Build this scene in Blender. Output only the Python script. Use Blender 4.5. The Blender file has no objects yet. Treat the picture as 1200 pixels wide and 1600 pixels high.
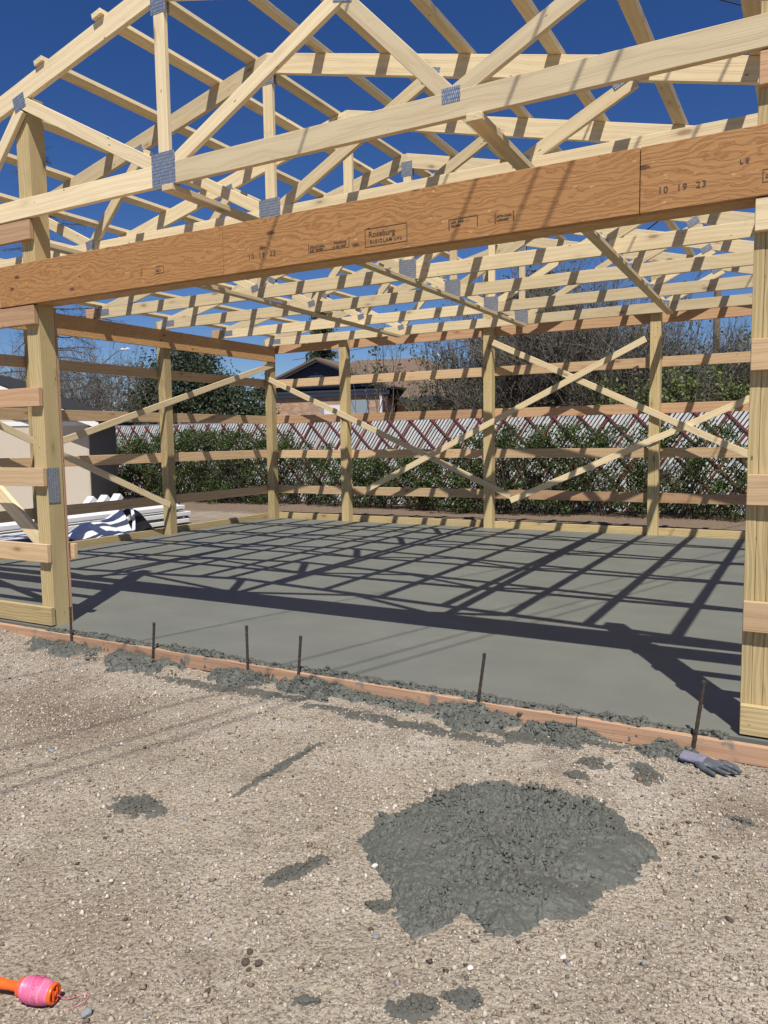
import bpy, bmesh, math, random
import numpy as np
from mathutils import Matrix, Vector
R_ = math.radians
SC = bpy.context.scene
COL = SC.collection
random.seed(7); RNG = np.random.default_rng(7)

# ------------------------------------------------------------------ camera, sky, sun, exposure
yaw, pit, rol, FPX = R_(29.0257), R_(5.42396), R_(0.81149), 1207.78
fw = Vector((-math.sin(yaw)*math.cos(pit), math.cos(yaw)*math.cos(pit), -math.sin(pit)))
r0 = Vector((math.cos(yaw), math.sin(yaw), 0)); d0 = fw.cross(r0)
rt = math.cos(rol)*r0 + math.sin(rol)*d0; dn = -math.sin(rol)*r0 + math.cos(rol)*d0
cam = bpy.data.cameras.new('camera'); camo = bpy.data.objects.new('camera', cam); COL.objects.link(camo)
M = Matrix((( rt.x, -dn.x, -fw.x, 0), (rt.y, -dn.y, -fw.y, 0), (rt.z, -dn.z, -fw.z, 1.41), (0, 0, 0, 1)))
camo.matrix_world = M
cam.sensor_fit = 'VERTICAL'; cam.sensor_height = 24.0; cam.lens = FPX/1600*24.0
cam.clip_start = 0.05; cam.clip_end = 3000
SC.camera = camo
SUN = Vector((0.311, -0.525, 1.0)).normalized()
w = bpy.data.worlds.new('World'); SC.world = w; w.use_nodes = True
nt = w.node_tree; bg = nt.nodes['Background']; sky = nt.nodes.new('ShaderNodeTexSky')
sky.sky_type = 'NISHITA'; sky.sun_disc = False; sky.sun_elevation = math.asin(SUN.z)
sky.sun_rotation = math.atan2(SUN.x, SUN.y); sky.altitude = 1500; sky.air_density = 1.0; sky.dust_density = 0.6; sky.ozone_density = 3.5
hsv = nt.nodes.new('ShaderNodeHueSaturation'); hsv.inputs['Saturation'].default_value = 1.27; hsv.inputs['Hue'].default_value = .514; nt.links.new(sky.outputs[0], hsv.inputs['Color']); nt.links.new(hsv.outputs[0], bg.inputs[0]); bg.inputs[1].default_value = 0.072
sl = bpy.data.lights.new('sun', 'SUN'); sl.energy = 5.0; sl.angle = R_(0.45); sl.color = (1.0, 0.95, 0.87)
so = bpy.data.objects.new('sun', sl); COL.objects.link(so); so.rotation_euler = SUN.to_track_quat('Z', 'Y').to_euler()
SC.view_settings.view_transform = 'Standard'; SC.view_settings.look = 'None'; SC.view_settings.exposure = 0.2; SC.view_settings.gamma = 1

# ------------------------------------------------------------------ helpers
def props(o, label=None, cat=None, group=None, kind=None):
    if label: o['label'] = label
    if cat: o['category'] = cat; o['kind'] = 'thing'
    if group: o['group'] = group
    if kind: o['kind'] = kind
    return o
def link(name, me, parent=None, mw=None):
    o = bpy.data.objects.new(name, me); COL.objects.link(o)
    if parent is not None: o.parent = parent
    if mw is not None: o.matrix_local = mw
    return o
def empty(name, loc=(0, 0, 0), rz=0, parent=None):
    o = bpy.data.objects.new(name, None); COL.objects.link(o); o.empty_display_size = .1
    if parent is not None: o.parent = parent
    o.location = loc; o.rotation_euler = (0, 0, rz); return o
def mesh(name, V, F, mat, smooth=False):
    me = bpy.data.meshes.new(name)
    me.from_pydata([tuple(v) for v in V] if not isinstance(V, np.ndarray) else V.tolist(), [], F if isinstance(F, list) else F.tolist())
    if isinstance(mat, (list, tuple)):
        for m in mat: me.materials.append(m)
    else: me.materials.append(mat)
    if smooth: me.polygons.foreach_set('use_smooth', [True]*len(me.polygons))
    me.update(); return me
def bigmesh(name, V, F, mat, smooth=False):
    """fast build: V (n,3), F (m,k) numpy"""
    V = np.asarray(V, np.float32); F = np.asarray(F, np.int32); k = F.shape[1]
    me = bpy.data.meshes.new(name); me.vertices.add(len(V)); me.vertices.foreach_set('co', V.ravel())
    me.loops.add(F.size); me.loops.foreach_set('vertex_index', F.ravel())
    me.polygons.add(len(F)); me.polygons.foreach_set('loop_start', np.arange(len(F), dtype=np.int32)*k)
    me.polygons.foreach_set('loop_total', np.full(len(F), k, np.int32))
    if smooth: me.polygons.foreach_set('use_smooth', np.ones(len(F), bool))
    me.materials.append(mat); me.update(calc_edges=True); me.validate(); return me
def merge(parts):
    """list of (V,F) of equal face size -> one"""
    Vs, Fs, n = [], [], 0
    for V, F in parts:
        Vs.append(V); Fs.append(np.asarray(F)+n); n += len(V)
    return np.concatenate(Vs), np.concatenate(Fs)
def frame(x, up):
    x = Vector(x).normalized(); up = Vector(up); y = up.cross(x).normalized(); z = x.cross(y)
    return x, y, z
CH = 0.0025
def bm_prism(bm, pts, y0, y1, bev=CH):
    """prism of a convex XZ polygon between y0,y1 with small chamfer"""
    a = [bm.verts.new((p[0], y0, p[1])) for p in pts]; b = [bm.verts.new((p[0], y1, p[1])) for p in pts]
    n = len(pts); fs = [bm.faces.new(a), bm.faces.new(b[::-1])]
    for i in range(n): fs.append(bm.faces.new((a[i], b[i], b[(i+1) % n], a[(i+1) % n])))
    return fs
def finish(bm, name, mat, bev=CH):
    bmesh.ops.recalc_face_normals(bm, faces=bm.faces)
    if bev: bmesh.ops.bevel(bm, geom=list(bm.edges), offset=bev, segments=1, affect='EDGES', profile=.5)
    me = bpy.data.meshes.new(name); bm.to_mesh(me); bm.free(); me.materials.append(mat); return me
def board(name, p0, p1, wd, th, mat, parent=None, up=(0, 0, 1), bev=CH, ext=0.0, warp=0.0):
    """lumber from p0 to p1 (centre line); wd along 'up', th across"""
    p0 = Vector(p0); p1 = Vector(p1); x, y, z = frame(p1-p0, up); L = (p1-p0).length+ext*2; c = (p0+p1)/2
    bm = bmesh.new(); bm_prism(bm, [(-L/2, -wd/2), (L/2, -wd/2), (L/2, wd/2), (-L/2, wd/2)], -th/2, th/2)
    me = finish(bm, name, mat, bev)
    mw = Matrix(((x.x, y.x, z.x, c.x), (x.y, y.y, z.y, c.y), (x.z, y.z, z.z, c.z), (0, 0, 0, 1)))
    return link(name, me, parent, mw)
def box(name, x0, x1, y0, y1, z0, z1, mat, parent=None, axis='x', bev=CH):
    if axis == 'x': return board(name, (x0, (y0+y1)/2, (z0+z1)/2), (x1, (y0+y1)/2, (z0+z1)/2), z1-z0, y1-y0, mat, parent, bev=bev)
    if axis == 'y': return board(name, ((x0+x1)/2, y0, (z0+z1)/2), ((x0+x1)/2, y1, (z0+z1)/2), z1-z0, x1-x0, mat, parent, bev=bev)
    return board(name, ((x0+x1)/2, (y0+y1)/2, z0), ((x0+x1)/2, (y0+y1)/2, z1), y1-y0, x1-x0, mat, parent, up=(0, 1, 0), bev=bev)
def clip(poly, a, b, c):
    """keep a*x+b*z>=c"""
    out = []
    for i in range(len(poly)):
        p, q = poly[i], poly[(i+1) % len(poly)]; fp = a*p[0]+b*p[1]-c; fq = a*q[0]+b*q[1]-c
        if fp >= 0: out.append(p)
        if fp*fq < 0:
            t = fp/(fp-fq); out.append((p[0]+(q[0]-p[0])*t, p[1]+(q[1]-p[1])*t))
    return out
def xz_prism(name, pts, y0, y1, mat, parent, ang, bev=CH):
    """polygon in the XZ plane, grain along ang"""
    cx = sum(p[0] for p in pts)/len(pts); cz = sum(p[1] for p in pts)/len(pts); c, s = math.cos(ang), math.sin(ang)
    loc = [((p[0]-cx)*c+(p[1]-cz)*s, -(p[0]-cx)*s+(p[1]-cz)*c) for p in pts]
    bm = bmesh.new(); bm_prism(bm, loc, -(y1-y0)/2, (y1-y0)/2); me = finish(bm, name, mat, bev)
    mw = Matrix(((c, 0, -s, cx), (0, 1, 0, (y0+y1)/2), (s, 0, c, cz), (0, 0, 0, 1)))
    return link(name, me, parent, mw)
def tube(path, rad, k=5, cap=True):
    """quads tube arrays"""
    P = np.array(path, float); n = len(P); rad = np.broadcast_to(rad, (n,)); T = np.gradient(P, axis=0); T /= np.linalg.norm(T, axis=1)[:, None]+1e-9
    a = np.array((0.3, 0.2, 1.0)) if abs(T[0][2]) < .9 else np.array((1.0, 0.2, 0.1))
    U = np.cross(T, a); U /= np.linalg.norm(U, axis=1)[:, None]+1e-9; W = np.cross(T, U)
    ang = np.arange(k)*2*np.pi/k
    V = P[:, None, :]+rad[:, None, None]*(np.cos(ang)[None, :, None]*U[:, None, :]+np.sin(ang)[None, :, None]*W[:, None, :])
    V = V.reshape(-1, 3); F = []
    for i in range(n-1):
        for j in range(k): F.append((i*k+j, i*k+(j+1) % k, (i+1)*k+(j+1) % k, (i+1)*k+j))
    if cap and k == 4: F += [(0, 1, 2, 3), tuple((n-1)*k+j for j in (3, 2, 1, 0))]
    return V, np.array(F)
def vnoise(x, y, seed=0):
    """smooth value noise, arrays"""
    r = np.random.default_rng(seed).random((256, 256)); xi = np.floor(x).astype(int); yi = np.floor(y).astype(int); fx = x-xi; fy = y-yi
    fx = fx*fx*(3-2*fx); fy = fy*fy*(3-2*fy); g = lambda i, j: r[i % 256, j % 256]
    return (g(xi, yi)*(1-fx)+g(xi+1, yi)*fx)*(1-fy)+(g(xi, yi+1)*(1-fx)+g(xi+1, yi+1)*fx)*fy
def fbm(x, y, sc, oct=4, seed=0, gain=.5):
    s = 0; a = 1; t = 0
    for o in range(oct): s = s+a*vnoise(x*sc*2**o+13.1*o, y*sc*2**o+7.7*o, seed+o); t += a; a *= gain
    return s/t
def cells(x, y, sc, seed=0, jit=.9):
    """F1 distance and F2-F1 of a jittered cell grid"""
    rg = np.random.default_rng(seed); jx = rg.random((128, 128)); jy = rg.random((128, 128)); X = x*sc; Y = y*sc
    xi = np.floor(X).astype(int); yi = np.floor(Y).astype(int); f1 = np.full(X.shape, 9.); f2 = f1.copy()
    for dx in (-1, 0, 1):
        for dy in (-1, 0, 1):
            cx = xi+dx; cy = yi+dy; px = cx+.5+(jx[cx % 128, cy % 128]-.5)*jit; py = cy+.5+(jy[cx % 128, cy % 128]-.5)*jit
            d = np.hypot(X-px, Y-py); m = d < f1; f2 = np.where(m, f1, np.minimum(f2, d)); f1 = np.where(m, d, f1)
    return f1, f2-f1
def clods(x, y, sc, seed, rmin=.25, rmax=.85):
    rg = np.random.default_rng(seed); jx = rg.random((128, 128)); jy = rg.random((128, 128)); rr = rg.uniform(rmin, rmax, (128, 128))*(rg.random((128, 128)) > .12); X = x*sc; Y = y*sc
    xi = np.floor(X).astype(int); yi = np.floor(Y).astype(int); h = np.zeros(X.shape)
    for dx in (-1, 0, 1):
        for dy in (-1, 0, 1):
            cx = (xi+dx); cy = (yi+dy); r = rr[cx % 128, cy % 128]; d2 = (X-(cx+jx[cx % 128, cy % 128]))**2+(Y-(cy+jy[cx % 128, cy % 128]))**2; h = np.maximum(h, np.sqrt(np.maximum(0, r*r-d2)))
    return h
def lumps(x, y, sc, seed):
    f1, _ = cells(x, y, sc, seed); return np.sqrt(np.maximum(0, 1-(f1/.75)**2))

# ------------------------------------------------------------------ materials
class N:
    def __init__(s, name):
        s.m = bpy.data.materials.new(name); s.m.use_nodes = True; s.t = s.m.node_tree; s.b = s.t.nodes['Principled BSDF']
    def n(s, typ, **k):
        o = s.t.nodes.new('ShaderNode'+typ)
        for a, v in k.items():
            if a in ('ins',):
                for kk, vv in v.items(): s.put(o, kk, vv)
            else: setattr(o, a, v)
        return o
    def put(s, o, key, v):
        if hasattr(v, 'is_output') or isinstance(v, bpy.types.NodeSocket): s.t.links.new(v, o.inputs[key])
        else: o.inputs[key].default_value = v
    def tc(s, out='Object'): return s.n('TexCoord').outputs[out]
    def map(s, v, scale=(1, 1, 1), loc=(0, 0, 0)):
        m = s.n('Mapping'); s.put(m, 0, v); s.put(m, 1, loc); s.put(m, 3, scale); return m.outputs[0]
    def noise(s, v, sc, det=4, rough=.5, dist=0, out=0):
        o = s.n('TexNoise'); s.put(o, 'Vector', v); s.put(o, 'Scale', sc); s.put(o, 'Detail', det); s.put(o, 'Roughness', rough); s.put(o, 'Distortion', dist); return o.outputs[out]
    def vor(s, v, sc, out='Distance', feat='F1', rnd=1):
        o = s.n('TexVoronoi', feature=feat); s.put(o, 'Vector', v); s.put(o, 'Scale', sc); s.put(o, 'Randomness', rnd); return o.outputs[out]
    def ramp(s, f, stops, interp='LINEAR'):
        o = s.n('ValToRGB'); s.put(o, 0, f); cr = o.color_ramp; cr.interpolation = interp
        while len(cr.elements) > 1: cr.elements.remove(cr.elements[-1])
        for i, (p, c) in enumerate(stops):
            e = cr.elements[0] if i == 0 else cr.elements.new(p)
            e.position = p; e.color = (c, c, c, 1) if isinstance(c, (int, float)) else (*c, 1)
        return o.outputs[0]
    def mix(s, f, a, b, mode='MIX'):
        o = s.n('Mix', data_type='RGBA', blend_type=mode); s.put(o, 0, f)
        for i, v in ((6, a), (7, b)):
            s.put(o, i, (*v, 1) if isinstance(v, tuple) and len(v) == 3 else v)
        return o.outputs[2]
    def math(s, op, a, b=0.0, c=0.0):
        o = s.n('Math', operation=op); s.put(o, 0, a); s.put(o, 1, b); s.put(o, 2, c); return o.outputs[0]
    def add(s, v, w):
        o = s.n('VectorMath', operation='ADD'); s.put(o, 0, v); s.put(o, 1, w); return o.outputs[0]
    def bump(s, h, st, dist=.01, prev=None):
        o = s.n('Bump'); s.put(o, 'Strength', st); s.put(o, 'Distance', dist); s.put(o, 'Height', h)
        if prev is not None: s.put(o, 'Normal', prev)
        return o.outputs[0]
    def done(s, col=None, rough=.8, nrm=None, metal=0, spec=.3):
        if col is not None: s.put(s.b, 'Base Color', (*col, 1) if isinstance(col, tuple) and len(col) == 3 else col)
        s.put(s.b, 'Roughness', rough); s.put(s.b, 'Metallic', metal); s.put(s.b, 'Specular IOR Level', spec)
        if nrm is not None: s.put(s.b, 'Normal', nrm)
        return s.m
def plain(name, col, rough=.7, metal=0, var=.12, sc=8, bump=.1, spec=.3):
    k = N(name); tc = k.tc(); n = k.noise(tc, sc, 4, .6)
    c = k.mix(n, tuple(x*(1-var) for x in col), tuple(min(1, x*(1+var)) for x in col))
    return k.done(c, rough, k.bump(k.noise(tc, sc*6, 3), bump, .01), metal, spec)
def wood(name, light, dark, knot, grain=1.0, tint=.19, knots=True, ripple=False, hue=None):
    """lumber: grain along local X, growth-ring figure, knots, per-board tint"""
    k = N(name); tc = k.tc(); rnd = k.n('ObjectInfo').outputs['Random']
    off = k.n('CombineXYZ'); k.put(off, 0, k.math('MULTIPLY', rnd, 37.0)); k.put(off, 1, k.math('MULTIPLY', rnd, 11.0)); k.put(off, 2, k.math('MULTIPLY', rnd, 5.3))
    v = k.add(tc, off.outputs[0])
    warp = k.noise(k.map(v, (1.3, 4, 4)), 1.0, 2, .5, out=1)
    wv = k.n('VectorMath', operation='MULTIPLY_ADD'); k.put(wv, 0, warp); k.put(wv, 1, (.0, .05, .05)); k.put(wv, 2, v)
    rings = k.n('TexWave', wave_type='RINGS', rings_direction='X'); k.put(rings, 'Vector', k.map(wv.outputs[0], (.06, 1.0, 1.0), (0, .35, -.2)))
    k.put(rings, 'Scale', 16.0*grain); k.put(rings, 'Distortion', 3.0); k.put(rings, 'Detail', 2.0); k.put(rings, 'Detail Scale', 1.2)
    fig = k.ramp(rings.outputs[0], [(.0, 0.0), (.45, .25), (.85, .9), (1, .35)])
    fine = k.noise(k.map(v, (3, 160, 160)), 1.0, 3, .6)
    blot = k.noise(k.map(v, (1.5, 6, 6)), 1.0, 3, .55)
    f = k.math('ADD', k.math('MULTIPLY', fig, .5), k.math('MULTIPLY', fine, .35)); f = k.math('ADD', f, k.math('MULTIPLY', k.math('SUBTRACT', blot, .45), .6))
    c = k.mix(k.ramp(f, [(.15, 0.0), (.9, 1.0)]), light, dark)
    if knots:
        kv = k.add(k.map(v, (2.6, 7.5, 7.5)), (0, 0, 0)); d = k.vor(kv, 1.0); rk = k.vor(kv, 1.0, 'Color'); sep = k.n('SeparateColor'); k.put(sep, 0, rk)
        on = k.math('GREATER_THAN', sep.outputs[0], .42)
        kr = k.ramp(d, [(.0, 1.0), (.09, .9), (.13, .35), (.22, .12), (.34, 0.0)])
        c = k.mix(k.math('MULTIPLY', k.math('MULTIPLY', kr, on), .85), c, knot)
    # tiny nail holes / dirt scuffs
    nail = k.vor(k.map(v, (5, 14, 14), (3.3, 1.7, .3)), 1.0); c = k.mix(k.ramp(nail, [(.0, .85), (.05, .7), (.07, 0.0)]), c, (.05, .035, .025))
    scf = k.noise(k.map(v, (7, 16, 16)), 1.0, 4, .7); c = k.mix(k.ramp(scf, [(.62, 0.0), (.78, .35)]), c, tuple(x*.62 for x in dark))
    tv = k.math('ADD', 1-tint, k.math('MULTIPLY', rnd, 2*tint)); tint_c = k.n('CombineColor')
    for i, q in enumerate((1, .985, .95)): k.put(tint_c, i, k.math('MULTIPLY', tv, q))
    c = k.mix(1.0, c, tint_c.outputs[0], 'MULTIPLY')
    nb = k.bump(k.math('ADD', fine, k.math('MULTIPLY', fig, .4)), .28, .004); k.put(k.b, 'Coat Weight', 0.0)
    return k.done(c, .72, nb, 0, .25)
SPF = wood('spruce_lumber', (.71, .595, .39), (.575, .455, .275), (.27, .17, .10))
SPFB = wood('spruce_lumber_bright', (.735, .62, .415), (.61, .485, .305), (.30, .20, .12))
FIR = wood('fir_lumber', (.53, .345, .21), (.39, .225, .13), (.22, .10, .05))
FIRL = wood('pine_lumber', (.58, .425, .26), (.45, .295, .17), (.25, .12, .06))
TRT = wood('treated_lumber', (.55, .44, .235), (.29, .215, .105), (.16, .11, .05), grain=2.2)
def stained(m):
    t = m.node_tree; b = t.nodes['Principled BSDF']; src = b.inputs['Base Color'].links[0].from_socket; tc = t.nodes.new('ShaderNodeTexCoord'); n = t.nodes.new('ShaderNodeTexNoise'); n.inputs['Scale'].default_value = 9; n.inputs['Detail'].default_value = 6; n.inputs['Roughness'].default_value = .65
    t.links.new(tc.outputs['Object'], n.inputs['Vector']); r = t.nodes.new('ShaderNodeValToRGB'); r.color_ramp.elements[0].position = .56; r.color_ramp.elements[1].position = .64; r.color_ramp.elements[1].color = (.85, .85, .85, 1); t.links.new(n.outputs[0], r.inputs[0])
    mx = t.nodes.new('ShaderNodeMix'); mx.data_type = 'RGBA'; t.links.new(r.outputs[0], mx.inputs[0]); t.links.new(src, mx.inputs[6]); mx.inputs[7].default_value = (.19, .185, .165, 1); t.links.new(mx.outputs[2], b.inputs['Base Color']); return m
FORM = wood('form_lumber', (.47, .30, .20), (.35, .20, .125), (.22, .10, .06))
FORMW = stained(wood('form_board_lumber', (.47, .30, .20), (.35, .20, .125), (.22, .10, .06)))
def lvl_mat(name, a, b, c_):
    k = N(name); tc = k.tc(); wr = k.noise(k.map(tc, (2.2, 6, 6)), 1.0, 3, .55, out=1)
    wv = k.n('VectorMath', operation='MULTIPLY_ADD'); k.put(wv, 0, wr); k.put(wv, 1, (.35, .25, .25)); k.put(wv, 2, tc)
    wa = k.n('TexWave', wave_type='BANDS', bands_direction='Z'); k.put(wa, 'Vector', k.map(wv.outputs[0], (.22, 1, 1))); k.put(wa, 'Scale', 11.0); k.put(wa, 'Distortion', 9.0); k.put(wa, 'Detail', 4.0); k.put(wa, 'Detail Scale', 1.1); k.put(wa, 'Detail Roughness', .6)
    fine = k.noise(k.map(tc, (8, 130, 130)), 1.0, 4, .6); blot = k.noise(k.map(tc, (1.2, 3, 3)), 1.0, 3, .6)
    ln = k.ramp(wa.outputs[0], [(.0, 0.0), (.55, .18), (.8, .85), (.92, 1.0), (1, .4)])
    f = k.math('ADD', k.math('MULTIPLY', ln, .45), k.math('MULTIPLY', fine, .50))
    c = k.mix(k.ramp(f, [(.1, 0.0), (.85, 1.0)]), a, b); c = k.mix(k.ramp(blot, [(.35, 0.0), (.7, .6)]), c, c_)
    kn = k.vor(k.map(tc, (2.3, 5, 5), (.4, .2, .1)), 1.0); c = k.mix(k.ramp(kn, [(.0, .9), (.05, .75), (.075, .1), (.16, 0.0)]), c, (.06, .025, .015))
    pale = k.noise(k.map(tc, (26, 60, 60)), 1.0, 2, .5); c = k.mix(k.ramp(pale, [(.68, 0.0), (.76, .55)]), c, (.72, .50, .26))
    nail = k.vor(k.map(tc, (4.5, 9, 9), (7.3, 1.7, .3)), 1.0); c = k.mix(k.ramp(nail, [(.0, .9), (.035, .8), (.045, 0.0)]), c, (.03, .02, .015))
    return k.done(c, .6, k.bump(k.math('ADD', fine, ln), .3, .003), 0, .3)
LVL = lvl_mat('veneer_beam', (.485, .26, .10), (.25, .108, .036), (.37, .18, .065))
LVLS = lvl_mat('veneer_beam_side', (.62, .39, .18), (.38, .20, .08), (.50, .28, .12))
def plate_mat():
    k = N('galvanised_plate'); tc = k.tc(); br = k.n('TexBrick'); k.put(br, 'Vector', k.map(tc, (1, 1, 1))); 
    v = k.n('SeparateXYZ'); k.put(v, 0, tc); cv = k.n('CombineXYZ'); k.put(cv, 0, v.outputs[0]); k.put(cv, 1, v.outputs[2]); k.put(br, 'Vector', cv.outputs[0])
    k.put(br, 'Scale', 1.0); k.put(br, 'Brick Width', .0105); k.put(br, 'Row Height', .021); k.put(br, 'Mortar Size', .0022); k.put(br, 'Mortar Smooth', .2)
    k.put(br, 'Color1', (.66, .69, .74, 1)); k.put(br, 'Color2', (.52, .55, .60, 1)); k.put(br, 'Mortar', (.16, .18, .21, 1))
    n = k.noise(tc, 60, 3); c = k.mix(k.ramp(n, [(.4, 0.0), (.75, .5)]), br.outputs[0], (.55, .58, .6))
    return k.done(c, k.ramp(n, [(.3, .32), (.7, .55)]), k.bump(br.outputs[1], -.6, .002), .75, .5)
PLATE = plate_mat()
def gravel_mat(name, far=False):
    k = N(name); tc = k.tc(); P = tc
    macro = k.noise(P, .55, 5, .6); mid = k.noise(P, 3.2, 5, .65); fine = k.noise(P, 90, 3, .6)
    base = k.mix(k.ramp(mid, [(.3, 0.0), (.7, 1.0)]), (.285, .243, .183), (.42, .362, .285))
    base = k.mix(k.ramp(macro, [(.52, 0.0), (.68, .75)]), base, (.21, .145, .10))
    sx = k.n('SeparateXYZ'); k.put(sx, 0, P)
    wob = k.math('MULTIPLY', k.math('SUBTRACT', k.noise(P, 1.1, 4, .6), .5), 1.6)
    far_ = k.ramp(k.math('ADD', k.math('MULTIPLY', k.math('SUBTRACT', sx.outputs[1], 11.6), .5), k.math('MULTIPLY', wob, .5)), [(.30, 0.0), (.6, 1.0)])
    soil = k.mix(k.noise(P, 14, 4, .7), (.10, .065, .042), (.28, .19, .13)); base = k.mix(far_, base, soil)
    dl = k.n('VectorMath', operation='DISTANCE'); k.put(dl, 0, k.map(P, (.55, 1, 0))); k.put(dl, 1, (-2.05, 2.85, 0))
    base = k.mix(k.ramp(k.math('ADD', dl.outputs['Value'], k.math('MULTIPLY', wob, .55)), [(.15, .80), (.62, 0.0)]), base, (.16, .115, .078))
    # pebbled aggregate: three sizes
    for sc, amt, th in ((46, .7, .26), (90, .8, .33), (190, .85, .38)):
        d = k.vor(P, sc); cl = k.vor(P, sc, 'Color'); sp = k.n('SeparateColor'); k.put(sp, 0, cl)
        on = k.math('GREATER_THAN', sp.outputs[0], .52); edge = k.ramp(d, [(th*.75, 1.0), (th*1.15, 0.0)])
        pc = k.ramp(sp.outputs[1], [(.0, (.11, .09, .07)), (.25, (.28, .23, .17)), (.5, (.42, .36, .28)), (.8, (.58, .53, .45)), (.93, (.26, .27, .27)), (1, (.78, .74, .67))])
        base = k.mix(k.math('MULTIPLY', k.math('MULTIPLY', edge, on), amt), base, pc)
    base = k.mix(k.ramp(fine, [(.36, .75), (.50, 0.0)]), base, (.10, .08, .06))
    dy = k.math('SUBTRACT', k.math('ABSOLUTE', k.math('SUBTRACT', sx.outputs[1], 3.25)), k.math('MULTIPLY', wob, .25)); dust = k.math('MULTIPLY', k.ramp(dy, [(.15, .40), (.50, 0.0)]), k.ramp(k.noise(P, 2.6, 5, .65), [(.42, 0.0), (.62, 1.0)]))
    base = k.mix(dust, base, (.50, .47, .42))
    st2 = k.noise(k.map(P, (1, 1, 1), (4, 4, 0)), 1.7, 6, .7); base = k.mix(k.ramp(st2, [(.55, 0.0), (.68, .65)]), base, (.15, .115, .09))
    h1 = k.vor(P, 45); h2 = k.vor(P, 110); h = k.math('ADD', k.math('MULTIPLY', k.math('SUBTRACT', 1.0, h1), 1.0), k.math('MULTIPLY', k.math('SUBTRACT', 1.0, h2), .5)); h = k.math('ADD', h, k.math('MULTIPLY', fine, .8))
    return k.done(base, .9, k.bump(h, .8, .011), 0, .15)
GRAVEL = gravel_mat('gravel_ground')
def stone_mat():
    k = N('gravel_stone'); r = k.n('NewGeometry').outputs['Random Per Island']
    c = k.ramp(r, [(.0, (.09, .07, .055)), (.2, (.23, .19, .14)), (.42, (.39, .335, .26)), (.65, (.52, .455, .37)), (.80, (.62, .565, .50)), (.88, (.24, .245, .25)), (.94, (.42, .30, .23)), (1, (.72, .70, .65))], 'LINEAR')
    n = k.noise(k.tc(), 120, 3); c = k.mix(k.math('MULTIPLY', n, .45), c, (.30, .22, .16))
    return k.done(c, .85, k.bump(n, .4, .003), 0, .2)
STONE = stone_mat()
def conc_mat(name, col, rough, specks, bump, wet=False):
    k = N(name); tc = k.tc(); n = k.noise(tc, 2.2, 5, .6); f = k.noise(tc, 60, 4, .6)
    st = k.noise(k.map(tc, (.6, 5, 1)), 1.0, 4, .55)
    c = k.mix(k.ramp(n, [(.3, 0.0), (.7, 1.0)]), tuple(x*.9 for x in col), tuple(x*1.08 for x in col)); c = k.mix(k.ramp(st, [(.35, .22), (.65, 0.0)]), c, tuple(x*.78 for x in col))
    c = k.mix(k.ramp(f, [(.35, .3 if specks > 50 else .08), (.6, 0.0)]), c, tuple(x*.7 for x in col))
    if specks:
        d = k.vor(tc, specks); cl = k.vor(tc, specks, 'Color'); sp = k.n('SeparateColor'); k.put(sp, 0, cl)
        on = k.math('GREATER_THAN', sp.outputs[0], .90 if specks > 50 else .965); c = k.mix(k.math('MULTIPLY', on, k.ramp(d, [(.12, .7), (.18, 0.0)])), c, (.42, .41, .37))
    return k.done(c, rough, k.bump(k.math('ADD', f, k.math('MULTIPLY', st, .6 if bump < .5 else .1)), bump, .004 if bump < .95 else .007), 0, .4)
SLAB = conc_mat('fresh_concrete', (.160, .167, .144), .5, 45, .06)
WET = conc_mat('wet_concrete_lumps', (.106, .110, .095), .55, 130, .96)
DRY = conc_mat('concrete_splatter', (.105, .104, .088), .85, 90, .9)
def leaf_mat(name, cols, trans=.3):
    k = N(name); r = k.n('NewGeometry').outputs['Random Per Island']; c = k.ramp(r, [(i/(len(cols)-1), cc) for i, cc in enumerate(cols)])
    k.done(c, .55, None, 0, .35); tr = k.n('BsdfTranslucent'); k.put(tr, 0, c); mx = k.n('MixShader'); k.put(mx, 0, trans); k.t.links.new(k.b.outputs[0], mx.inputs[1]); k.t.links.new(tr.outputs[0], mx.inputs[2])
    out = [n for n in k.t.nodes if n.type == 'OUTPUT_MATERIAL'][0]; k.t.links.new(mx.outputs[0], out.inputs[0]); return k.m
HEDGE = leaf_mat('hedge_leaf', [(.022, .042, .014), (.045, .075, .02), (.07, .115, .028), (.11, .155, .045), (.085, .08, .045)])
JUN = leaf_mat('evergreen_needle', [(.035, .045, .025), (.05, .065, .03), (.065, .085, .04), (.08, .10, .055)], .15)
BUD = leaf_mat('spring_leaf', [(.10, .13, .04), (.16, .20, .06), (.22, .26, .09)])
BUDS = leaf_mat('shrub_leaf', [(.07, .09, .035), (.11, .14, .05), (.15, .17, .07)])
BARK = plain('grey_bark', (.17, .145, .125), .9, sc=20, var=.3, bump=.4)
BARKD = plain('dark_bark', (.085, .07, .06), .9, sc=20, var=.3, bump=.4)
STEEL = plain('rusty_stake', (.09, .07, .06), .7, .5, .4, 60, .5)
def fencew():
    k = N('weathered_white_slat'); v = k.tc(); r = k.n('NewGeometry').outputs['Random Per Island']; n = k.noise(v, 5, 4, .6)
    c = k.mix(r, (.60, .61, .61), (.80, .80, .79)); c = k.mix(k.ramp(n, [(.5, 0.0), (.75, .5)]), c, (.33, .33, .31)); return k.done(c, .6)
SLATW = fencew()
RED = plain('dark_red_paint', (.20, .055, .05), .6, var=.25)
METG = plain('galvanised_rail', (.40, .41, .42), .45, .6)
WHITE = plain('white_vinyl', (.78, .79, .80), .4, var=.05, bump=.02)
BLACK = plain('black_plastic', (.015, .015, .018), .35, var=.3, bump=.3, spec=.5)

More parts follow.
